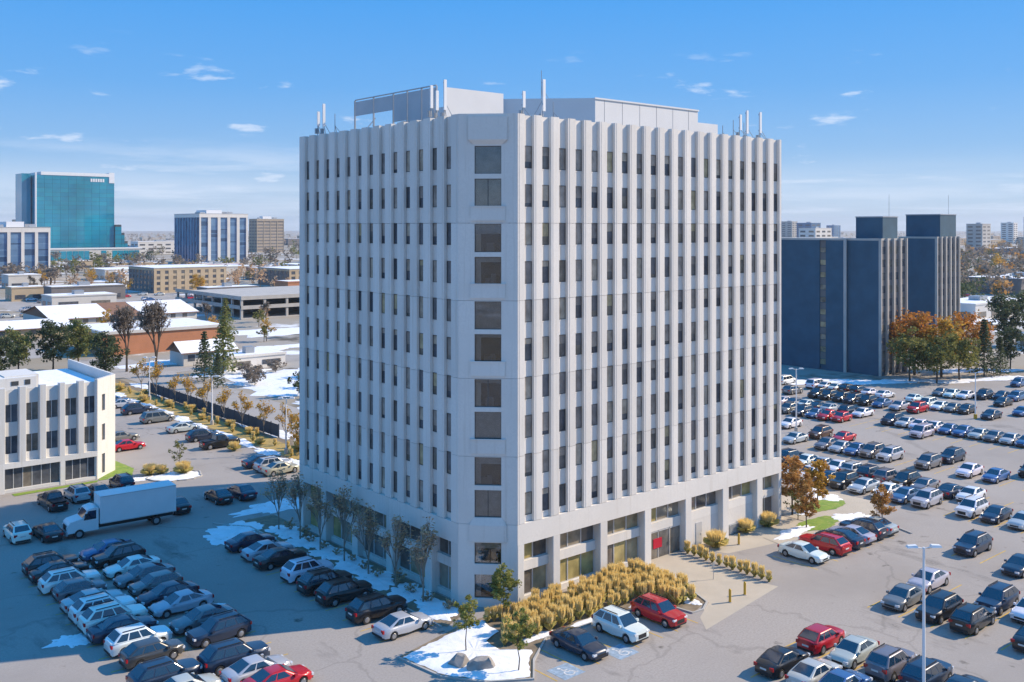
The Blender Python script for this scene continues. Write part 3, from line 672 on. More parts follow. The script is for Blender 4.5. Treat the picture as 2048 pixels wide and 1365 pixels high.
# dark slab blocks beyond the right-hand car park
def slab(label, X_, Y_, W, D, H, nb, stair=None, pent=None):
    t = thing('slab_block', label, 'building', (X_,Y_,0), 0, 'dark brick blocks beyond the car park')
    MB().box(.35,W,0.35,D,0,H-.3).build('core_wall', M['shadebrick'], t)
    if stair:
        MB().box(0,.35,.35,stair[0],0,H).build('end_wall', M['shadebrick'], t); MB().box(0,.35,stair[1],D,0,H).build('end_wall', M['shadebrick'], t)
        n = 10; p = (H-1.5)/n
        for k in range(n):
            put('stair_window', bmesh_(stair[1]-stair[0]-.1,p*.42,.08,'y','pane','stair_window'), t, (.2,stair[0]+.05,1.2+k*p))
            put('stair_panel', bmesh_(stair[1]-stair[0],p*.5,.1,'y','greybrick','stair_panel'), t, (.24,stair[0],1.2+k*p+p*.45))
    else: MB().box(0,.35,.35,D,0,H).build('end_wall', M['shadebrick'], t)
    us = div(W, nb, .5, .12)
    for a, b_ in gaps(us, W): MB().box(a,b_,-.25,.35,0,H+.15).build('white_fin', M['concrete'], t)
    for a, b_ in us:
        for k in range(10):
            z = .8+k*(H-1.2)/10
            put('window', bmesh_(b_-a-.01,1.55,.08,'x','dimglass','window'), t, (a+.005,.22,z)); put('spandrel', bmesh_(b_-a-.01,(H-1.2)/10-1.57,.1,'x','greybrick','spandrel'), t, (a+.005,.2,z+1.56))
    MB().box(-.05,W,.36,D+.05,H-.3,H+.12).build('parapet', M['concrete'], t)
    if pent:
        x0, x1, y0, y1, h = pent
        p_ = MB().box(x0,x1,y0,y1,H-.2,H+h).build('penthouse', M['shadebrick'], t); MB().box(x0-.1,x1+.1,y0-.1,y1+.1,H+h,H+h+.25).build('coping', M['grey_metal'], p_)
        MB().tube((x1-.8,y0+1.5,H+h+.2),(x1-.8,y0+1.5,H+h+5.0),.04).build('whip_aerial', M['grey_metal'], p_)
    return t
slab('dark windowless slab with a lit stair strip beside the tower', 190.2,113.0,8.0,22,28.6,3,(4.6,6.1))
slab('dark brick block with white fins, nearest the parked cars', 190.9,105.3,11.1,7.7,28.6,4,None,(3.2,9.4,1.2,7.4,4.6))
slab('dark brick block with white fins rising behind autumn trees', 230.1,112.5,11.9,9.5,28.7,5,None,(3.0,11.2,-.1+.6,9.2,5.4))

# far towers on the left
def tower_block(name, label, X_, Y_, W, D, H, fl, nx, ny, wall, glass, pier=1.0, base=0, top=1.2, group=None, proud=.35, bandx=.25, shade_wallL=None, glassL=None, pent=True):  # left facade can take its own wall colour with shade put in
    t = thing(name, label, 'building', (X_,Y_,0), 0, group)
    MB().box(proud,W,proud,D,0,H).build('core_wall', M[wall], t)
    p = (H-base-top)/fl; zs = [(base+k*p+p*bandx, base+(k+1)*p) for k in range(fl)]; sp_ = [(base+k*p, base+k*p+p*bandx-.01) for k in range(fl)]
    ux, uy = div(W,nx,pier,.2), div(D,ny,pier,.2)
    ribs(t,'x',gaps(ux,W),0,H-top,0,proud,wall); ribs(t,'y',[(max(a,.02),b_) for a,b_ in gaps(uy,D)],0,H-top,0,proud,shade_wallL or wall)
    panes(t,'x',[(a+.01,b_-.01) for a,b_ in ux],zs,proud-.14,glass); panes(t,'y',[(a+.01,b_-.01) for a,b_ in uy],zs,proud-.14,glassL or glass)
    if bandx > .03:
        panes(t,'x',[(a+.01,b_-.01) for a,b_ in ux],sp_,proud-.18,wall if bandx > .3 else glass,'spandrel'); panes(t,'y',[(a+.01,b_-.01) for a,b_ in uy],sp_,proud-.18,shade_wallL or (wall if bandx > .3 else glass),'spandrel')
    MB().box(-.05,W+.05,-.05,D+.05,H-top,H).build('cornice', M[wall], t)
    r = roof(t, W, D, H)
    if pent:
        MB().box(W*.3,W*.62,D*.3,D*.7,H+.3,H+3.6).build('penthouse', M['clad'], r); MB().box(W*.7,W*.82,D*.25,D*.5,H+.3,H+2.2).build('cooling_unit', M['grey_metal'], r)
        MB().box(W*.12,W*.22,D*.2,D*.4,H+.3,H+1.8).build('cooling_unit', M['grey_metal'], r)
    return t
gt = thing('glass_tower', 'tall teal glass tower with stepped base and white sign', 'building', (250.9,969.2,0))
TWd, TDp, TH = 70.1, 51.7, 80.0
MB().box(.3,TWd,.3,TDp,0,TH).build('core_wall', M['dark_metal'], gt)
p = TH/20
panes(gt,'x',div(TWd,10,.12),[(k*p+.1,(k+1)*p-.05) for k in range(20)],0,'tealglass','glass_panel',.3); panes(gt,'y',div(TDp,4,.12),[(k*p+.1,(k+1)*p-.05) for k in range(20)],0,'tealglass','glass_panel',.3)
MB().box(4,TWd-5,-.4,TDp,TH,TH+3.0).build('crown', M['white_metal'], gt); MB().box(TWd-5,TWd,-.4,9,TH-6,TH+4).build('crown_frame', M['white_metal'], gt); MB().box(-1.2,0,-1.2,1.5,0,TH+2).build('corner_mast', M['white_metal'], gt)
MB().box(-9,-1.3,14,36,0,TH+1.5).build('stair_tower', M['tealglass'], gt)
sg = MB(); 
for a in (0,2.2,4.4,6.6,8.8,11.0): sg.box(48+a,49.6+a,-.25,-.02,TH-5.2,TH-2.2)
sg.build('rooftop_sign', M['white_metal'], gt)
for k, (x1, h) in enumerate(((6,34),(9,26),(12,18))):
    a0 = TWd+.05+(0 if k == 0 else (6,9)[k-1]+.05)
    q = MB().box(a0,TWd+x1,-2,TDp-6,0,h).build('step_wing', M['dark_metal'], gt)
    n = int(h/4)
    for j in range(n): MB().box(a0+.05,TWd+x1-.02,-2.2,-2.02,j*4+.2,j*4+3.8).build('glass_panel', M['tealglass'], q)
pb = MB().box(4,88,-22,-2.3,0,11).build('podium', M['palewall'], gt)
for k in range(16):
    if k not in (7,8,10): MB().box(5+k*5.1,9.6+k*5.1,-22.2,-22.01,1,9.5).build('glass_panel', M['tealglass'], pb)
MB().box(3,89,-22.6,-2.2,11,12).build('canopy', M['white_metal'], pb)
tower_block('pier_office', 'mid-rise office with white piers over blue glass at the frame edge of the glass tower', 137.8,618.7,30.1,40,31,8,4,5,'precast','blueglass',1.7,0,2.6,bandx=.2,proud=.9)
tower_block('column_office', 'mid-rise office with white columns over blue glass and shade-blue side', 340.8,813.6,44.5,55.7,43,11,5,9,'precast','blueglass',2.6,0,3.0,bandx=.22,proud=1.0,shade_wallL='blueglass',glassL='blueglass')  # left walls coloured blue to stand in for their shade
tower_block('brown_office', 'brown banded office block behind the white-column office', 554,1144,37.3,22.7,42,10,4,3,'brown','greybrick',.8,0,2.5,bandx=.5,proud=.5)
tower_block('apartment_block', 'low tan brick apartment block with flat snowy roof', 171.1,461.4,36,34,11.6,4,9,7,'tan','dimglass',2.2,0,1.0,bandx=.42,proud=.25,shade_wallL='greybrick',pent=False)  # shade on the left facade painted as grey over tan brick
tower_block('brick_flats', 'low brown brick flats with shade-grey side beside the tan apartment block', 242.1,462.5,26,36,9.1,3,6,8,'tan','dimglass',2.0,0,.9,bandx=.4,proud=.25,shade_wallL='greybrick',pent=False)  # left facade's grey is its shade put into the wall colour
# open parking deck
gd = thing('parking_deck', 'two-level open concrete parking deck behind the plaza', 'building', (144.2,309.5,0))
GW, GD = 60, 57.4
for z in (0.0,3.4,6.6): MB().box(0,GW,0,GD,z,z+.35).build('deck_slab', M['concrete'], gd)
for z in (3.75,6.95): 
    MB().box(0,GW,0,.25,z,z+.9).build('parapet', M['concrete'], gd); MB().box(0,.25,.25,GD,z,z+.9).build('parapet', M['concrete'], gd)
for k in range(8): 
    for z in (.35,3.75): MB().box(k*8.4,k*8.4+.8,.27,1.0,z,z+3.03).build('column', M['concrete'], gd)
for k in range(1,8):
    for z in (.35,3.75): MB().box(.27,1.0,k*8,k*8+.7,z,z+3.03).build('column', M['concrete'], gd)
for z in (.36,3.76): MB().box(8,GW-2,18,18.4,z,z+3.0).build('core_wall', M['greybrick'], gd)
# orange brick plaza building and snow-roofed halls
pz = thing('plaza_building', 'single-storey orange brick plaza building with snowy flat roof', 'building', (77.7,242.7,0))
MB().box(0,30,0,22,0,5.2).build('wall', M['orangebrick'], pz); MB().box(-.4,30.4,-.4,22.4,5.2,5.9).build('fascia', M['palewall'], pz); MB().box(0,30,0,22,5.9,6.0).build('roof_snow', M['snow'], pz)
for k in range(3): MB().box(-.06,-.005,2+k*6.5,5+k*6.5,.4,2.6).build('window', M['dimglass'], pz)
def gable(label, X_, Y_, W, D, H, rise, wall='palewall', rf='shingle', bare=None, rotz=0):
    t = thing('hall', label, 'building', (X_,Y_,0), rotz)
    MB().box(0,W,0,D,0,H).build('wall', M[wall], t)
    ov = .8; a = [(-ov,-ov,H),(W+ov,-ov,H),(W+ov,D/2,H+rise),(-ov,D/2,H+rise)]; b_ = [(-ov,D/2,H+rise),(W+ov,D/2,H+rise),(W+ov,D+ov,H),(-ov,D+ov,H)]
    mb = MB(); mb.quad(*a); mb.quad(*b_); mb.add([(0,0,H),(0,D,H),(0,D/2,H+rise)],[(0,2,1)]); mb.add([(W,0,H),(W,D,H),(W,D/2,H+rise)],[(0,1,2)])
    r = mb.build('roof', M[rf], t)
    n = max(4, int(W/3))
    def pt(i, v): return Vector((-ov+(W+2*ov)*i/n, -ov+(D/2+ov)*v, H+rise*v+.08))
    mb = MB()
    for i in range(n):
        if bare and bare[0] <= (i+.5)/n <= bare[1]: continue
        mb.quad(pt(i,.04),pt(i+1,.04),pt(i+1,.97),pt(i,.97))
    mb.build('roof_snow', M['snow'], r)
    for k in range(int(W/4)): MB().box(1+k*4,2.6+k*4,-.05,-.002,1,2.4).build('window', M['dimglass'], t)
    return t
gable('long hall with snowy gable roof and a bare brown strip', 88,322,46,34,2.4,3.4,bare=(.42,.62))
gable('tan-walled shed with snowy roof near the evergreens', 62,296,24,16,2.6,2.0,'tan')
gable('small white cottage with snowy roof by the conifers', 86,214,12,8,2.8,2.4,'palewall')
def flat(label, X_, Y_, W, D, H, wall='palewall', name='warehouse', group=None, bands=True):
    t = thing(name, label, 'building', (X_,Y_,0), 0, group)
    MB().box(0,W,0,D,0,H).build('wall', M[wall], t); roof(t, W, D, H, wall, .2, .5)
    nf = max(1, int(H/4))
    for f in range(nf):
        z = .8+f*(H-.6)/nf; h = min(1.8, (H-.6)/nf*.5)
        for k in range(max(2, int(W/9))): put('window', bmesh_(W/max(2,int(W/9))*.6,h,.08,'x','dimglass','window'), t, (k*W/max(2,int(W/9))+W/max(2,int(W/9))*.2,-.08,z))
        for k in range(max(2, int(D/9))): put('window', bmesh_(D/max(2,int(D/9))*.6,h,.08,'y','dimglass','window'), t, (-.08,k*D/max(2,int(D/9))+D/max(2,int(D/9))*.2,z))
    MB().box(W*.4,W*.55,D*.35,D*.6,H+.5,H+2).build('roof_unit', M['grey_metal'], t)
    return t
flat('long pale warehouse in front of the glass tower podium', 190,590,95,30,6,'palewall')
flat('tan flat-roofed store at the edge of the distant car park', 40,400,38,22,6,'tan')
flat('pale low store beside the brick flats', 300,560,60,30,7)
flat('pale flat-roofed store at the end of the plaza car park', 108,396,24,14,4.5)
flat('white low garage by the snowy hollow', 90,200.5,14,7,2.6,'precast')
flat('wide white store below the brown office', 430,760,110,40,8,'precast')
flat('blue-grey low unit beyond the brown office', 470,700,34,20,9,'blueglass')
flat('tiny white kiosk among the conifers on the right', 262,98,16,9,3.4,'precast')
flat('long low white unit beyond the right-hand conifers', 330,148,40,16,5,'palewall')
flat('long grey-blue depot across the motorway', 470,190,70,26,7,'greybrick')
flat('pale square office across the motorway', 640,215,34,34,16,'palewall')
flat('cream point block far across the motorway', 760,250,20,20,28,'tan')
# city towards the horizon
far_walls = ['palewall','greybrick','brown','precast','concrete','blueglass']
r2 = random.Random(11)
def camxy(pxn, d): x = (pxn-1024)/1954*d; return x*.7605+d*.6493, -x*.6493+d*.7605
for k in range(74):
    left = k < 28
    d = r2.uniform(1100,2600) if left else r2.uniform(900,3200)
    pxn = r2.uniform(-40,640) if left else r2.uniform(1540,2120)
    X_, Y_ = camxy(pxn, d)
    tall = r2.random() < .3
    H = r2.uniform(24,46) if tall else r2.uniform(6,16)
    W = r2.uniform(18,34) if tall else r2.uniform(30,90); D = r2.uniform(16,30)
    wl = far_walls[r2.randrange(6)]
    nm = {'palewall':'pale','greybrick':'grey','brown':'brown','precast':'white','concrete':'stone-grey','blueglass':'blue'}[wl]
    side = 'left of the tower' if left else 'right of the tower'
    if tall: flat(f'{nm} high block on the hazy skyline {side}', X_,Y_,W,D,H,wl,'distant_block','high blocks on the skyline')
    else: flat(f'low {nm} building in the distant suburbs {side}', X_,Y_,W,D,H,wl,'distant_building','low buildings in the suburbs')

# closer low houses and shops of the left-hand suburb
r4 = random.Random(21)
for k in range(30):
    d = r4.uniform(330,760); X_, Y_ = camxy(r4.uniform(0,600), d)
    if any(abs(X_-a) < 45 and abs(Y_-b_) < 45 for a, b_ in ((190,470),(255,475),(160,330),(150,630),(110,335),(77,250))): continue
    wl = ('palewall','tan','greybrick','precast','orangebrick')[r4.randrange(5)]; nm = {'palewall':'pale','tan':'tan','greybrick':'grey','precast':'white','orangebrick':'orange brick'}[wl]
    flat(f'small low {nm} shop in the near suburb behind the halls', X_,Y_,r4.uniform(12,34),r4.uniform(9,16),r4.uniform(3.2,6.5),wl,'shop','low shops in the near suburb')

# ---------------------------------------------------------------- cars
COL = {'white':(.80,.80,.80),'silver':(.46,.47,.49),'grey':(.17,.175,.18),'charcoal':(.05,.052,.056),'black':(.014,.015,.017),
       'navy':(.016,.03,.06),'blue':(.055,.13,.29),'red':(.48,.008,.018),'brown':(.10,.045,.028),'beige':(.48,.42,.31)}
#        L    W    H    belt hood trunk | windscreen base, roof front, roof rear, rear base
KIND = {'sedan':(4.75,1.85,1.46,.93,.78,1.02, 1.22,.30,-.72,-1.80),'hatch':(4.2,1.80,1.52,.95,.82,1.02, 1.15,.32,-1.15,-1.98),
        'suv':(4.7,1.90,1.70,1.04,.95,1.14, 1.22,.42,-1.52,-2.20),'van':(5.1,1.98,1.78,1.03,.90,1.03, 1.75,.75,-1.95,-2.44),
        'pickup':(5.6,1.98,1.86,1.15,1.10,1.15, 1.10,.50,-.75,-.95)}
def lerp(a, b_, t): return a+(b_-a)*t
def car_parts(kind):
    L, W, H, belt, hood, trunk, wb, rf, rr, rb = KIND[kind]; hw = W/2; r = .34 if kind in ('suv','pickup') else .32
    if kind == 'pickup': r = .38
    fx, bx = L/2-.88, -L/2+.95
    xs = sorted(set([-L/2,-L/2+.06,-L/2+.25,rb-.02,0,wb,L/2-.3,L/2-.08,L/2]+[c_+r*1.16*k for c_ in (fx,bx) for k in (-1,-.85,-.5,0,.5,.85,1)]))
    gc = .20
    def zb(x):
        for c_ in (fx,bx):
            q = abs(x-c_)/(r*1.16)
            if q <= 1.0001: return max(gc+.04, math.sqrt(max(0,1-q*q))*r*1.16+r*.92)
        return gc+(.12 if abs(x) > L/2-.1 else 0)
    def zt(x):
        if x > wb: t = (x-wb)/(L/2-wb); return lerp(belt,hood,t**.8)-(.28 if t > .995 else .10 if t > .93 else 0)
        if x < rb: t = (rb-x)/max(.01,(rb+L/2)); return lerp(trunk,trunk-.05,t)-(.25 if t > .99 else .07 if t > .8 and L/2+rb > .3 else 0)
        return lerp(trunk,belt,(x-rb)/(wb-rb))
    def hwx(x):
        q = abs(x)/(L/2); return hw*(1-.24*max(0,(q-.66)/.34)**2)
    rings = []
    for x in xs:
        a, z0, z1 = hwx(x), zb(x), zt(x); z0 = min(z0, z1-.06)
        h = [(0,z0),(a*.90,z0),(a*.985,z0+.05),(a,lerp(z0,z1,.5)),(a*.97,z1-.12 if z1-z0 > .3 else lerp(z0,z1,.7)),(a*.86,z1-.01),(a*.45,z1+.025),(0,z1+.035)]
        rings.append([(x,y,z) for y,z in h]+[(x,-y,z) for y,z in h[-2:0:-1]])
    n = len(rings[0]); body = MB()
    vs = [p for q in rings for p in q]
    fs = [(k*n+i,k*n+(i+1)%n,(k+1)*n+(i+1)%n,(k+1)*n+i) for k in range(len(xs)-1) for i in range(n)]
    fs += [tuple(range(n))[::-1], tuple((len(xs)-1)*n+i for i in range(n))]
    body.add(vs, [tuple(reversed(q)) for q in fs])
    # cabin
    a0, a1 = hw*.93, hw*.72 if kind != 'van' else hw*.78
    zb0 = belt-.03; zr = H-.02
    def cab(x, z):        # half width at height z
        return lerp(a0, a1, (z-zb0)/(zr-zb0))
    zb1 = trunk-.03; B = [(rb,-a0,zb1),(wb,-a0,zb0),(wb,a0,zb0),(rb,a0,zb1)]; T = [(rr,-a1,zr),(rf,-a1,zr-.02),(rf,a1,zr-.02),(rr,a1,zr)]
    bm = bmesh.new(); bv = [bm.verts.new(p) for p in B+T]
    for q in ((0,1,5,4),(1,2,6,5),(2,3,7,6),(3,0,4,7),(4,5,6,7)): bm.faces.new([bv[i] for i in q])
    bm.edges.ensure_lookup_table()
    top = [e for e in bm.edges if e.verts[0].co.z > belt+.2 or e.verts[1].co.z > belt+.2]
    bmesh.ops.bevel(bm, geom=top, offset=.13, segments=3, affect='EDGES', profile=.55)
    bm.verts.index_update(); body.add([v.co for v in bm.verts], [tuple(v.index for v in f.verts) for f in bm.faces]); bm.free()
    if kind == 'pickup':
        body.box(-L/2+.12,rb-.05,-hw*.80,hw*.80,trunk-.0,trunk+.002,0)
    # glass panels set just proud of the pillars
    def face(p0, p1, p2, p3, i0, i1, j0, j1, off):
        P0,P1,P2,P3 = map(Vector,(p0,p1,p2,p3)); nn = (P1-P0).cross(P3-P0).normalized()*off
        f = lambda u,v: (P0.lerp(P1,u)).lerp(P3.lerp(P2,u),v)+nn
        return [f(i0,j0),f(i1,j0),f(i1,j1),f(i0,j1)]
    ws = MB().add(face(B[1],B[2],T[2],T[1],.06,.94,.06,.93,.012),[(0,1,2,3)])
    rw = MB().add(face(B[3],B[0],T[0],T[3],.09,.91,.12 if kind == 'sedan' else .18,.92,.012),[(0,1,2,3)])
    cuts = [(.07,.40),(.44,.80)] if kind == 'sedan' else [(.12,.48),(.52,.93)] if kind == 'pickup' else [(.05,.30),(.335,.62),(.655,.90)]
    sw = []
    for sgn in (0,1):
        mb = MB()
        for c0, c1 in cuts:
            q = face(B[0],B[1],T[1],T[0],c0,c1,.10,.88,.012) if sgn == 0 else face(B[2],B[3],T[3],T[2],1-c1,1-c0,.10,.88,.012)
            mb.add(q,[(0,1,2,3)])
        sw.append(mb)
    wh = MB(); wh.tube((0,-.11,0),(0,.11,0),r,r,16,0)
    for s_ in (-1,1):
        wh.tube((0,.10*s_,0),(0,.116*s_,0),r*.66,r*.6,10,1)
    hl, tl = [], []
    zf = hood-.17; zr_ = trunk-.20
    for s_ in (-1,1):
        y0, y1 = sorted((s_*hw*.50,s_*hw*.86)); hl.append(MB().box(L/2-.18,L/2-.012,y0,y1,zf-.09,zf+.06))
        y0, y1 = sorted((s_*hw*.55,s_*hw*.875)); tl.append(MB().box(-L/2+.005,-L/2+.12,y0,y1,zr_-.16,zr_+.08))
    mi = [MB().box(wb-.42,wb-.22,min(s_*hw*.95,s_*hw*1.12),max(s_*hw*.95,s_*hw*1.12),belt-.02,belt+.14) for s_ in (-1,1)]
    gr = MB().box(L/2-.03,L/2+.012,-hw*.46,hw*.46,.42,zf-.05); gr.box(L/2-.04,L/2+.01,-hw*.7,hw*.7,.24,.36)
    bp = MB().box(-L/2-.012,-L/2+.04,-hw*.72,hw*.72,.26,.44); pl = MB().box(-L/2-.014,-L/2+.02,-.26,.26,zr_-.22,zr_-.10)
    ex = []
    if kind == 'suv': ex = [('roof_rail', MB().box(rr+.1,rf-.15,s_*a1*.86-.02,s_*a1*.86+.02,H+.0,H+.06), 'trim') for s_ in (-1,1)]
    if kind == 'pickup': ex = [('cargo_bed', MB().box(-L/2+.14,rb-.08,-hw*.76,hw*.76,trunk+.03,trunk+.05), 'trim')]
    parts = [('body',body,'paint',None),('windscreen',ws,'cglass',None),('rear_window',rw,'cglass',None),('side_window',sw[0],'cglass',None),('side_window',sw[1],'cglass',None)]
    for x in (fx,bx):
        for s_ in (-1,1): parts.append(('wheel',wh,'wheel',(x,s_*(hw-.115),r)))
    parts += [('headlight',q,'headlight',None) for q in hl]+[('taillight',q,'taillight',None) for q in tl]+[('mirror',q,'paint',None) for q in mi]
    parts += [('grille',gr,'trim',None),('bumper_trim',bp,'trim',None),('number_plate',pl,'whitepaint',None)]+[(a,b_,c_,None) for a,b_,c_ in ex]
    return parts
NEAR, FARM = {}, {}
slots_ = ['paint','cglass','tyre','rim','headlight','taillight','trim','whitepaint']
for kd in KIND:
    ps = car_parts(kd); lst = []; J = MB(); wm = None
    for nm, mb, mt, lc in ps:
        if mt == 'wheel':
            if wm is None: wm = mb.mesh('wheel', [M['tyre'], M['rim']], 40)
            me = wm; k = MB(); k.v = [(x+lc[0],y+lc[1],z+lc[2]) for x,y,z in mb.v]; k.f = mb.f; k.m = [2+i for i in mb.m]; J.join(k)
        else:
            me = mb.mesh(nm, M[mt], 38); J.join(mb, slots_.index(mt))
        lst.append((nm, me, lc))
    NEAR[kd] = lst; FARM[kd] = J.mesh('car', [M[q] for q in slots_], 38)
HEAD = {'E':0,'N':math.pi/2,'W':math.pi,'S':-math.pi/2}
WORD = {'sedan':'sedan','hatch':'hatchback','suv':'SUV','van':'minivan','pickup':'pickup truck'}
CATW = {'pickup':'pickup'}
def car(X_, Y_, hd, col, kd, label, group, far=False, ang=None):
    a = (HEAD[hd] if ang is None else ang)+rnd.uniform(-.025,.025)
    c_ = tuple(min(1,max(0,v*rnd.uniform(.93,1.07))) for v in COL[col])+(1,)
    nm = 'pickup_truck' if kd == 'pickup' else 'parked_car'
    sz = (rnd.uniform(.95,1.04),rnd.uniform(.97,1.02),rnd.uniform(.95,1.05))
    if far:
        o = put(nm, FARM[kd], None, (X_,Y_,.004), a, sz); o.color = c_; return tag(o, label, CATW.get(kd,'car'), group)
    t = thing(nm, label, CATW.get(kd,'car'), (X_,Y_,.004), a, group); t.scale = sz
    for pn, me, lc in NEAR[kd]:
        o = put(pn, me, t, lc); o.color = c_
    return t
ROW = {'LA':'in the shaded row away from the tower','LB':'in the shaded row facing the tower','LC':'at the sunlit end of the shaded rows','LD':'near the box truck',
 'LE':'parked below the shaded facade','LF':'by the verge behind the low office','R1':'in the row facing the lawn island','R1b':'in the second row past the lawn island',
 'R2':'in the middle row of the big car park','R2b':'alone between two rows beside the tower edge','R3':'in the row before the thin lamp post','R3b':'in the row behind the thin lamp post',
 'R4':'in the back row before the dark slabs','R4b':'in the last row by the dark slabs','R5':'in the straight row past the yellow-based lamp','R6':'in the emptier back of the car park',
 'RA':'by the lane opposite the lawn island','RB':'in the short row past the tall lamp','RC':'in the far row by the tall lamp','RD':'in the near row by the tall lamp',
 'RE':'below the golden grasses','RF':'beside the lawn island'}
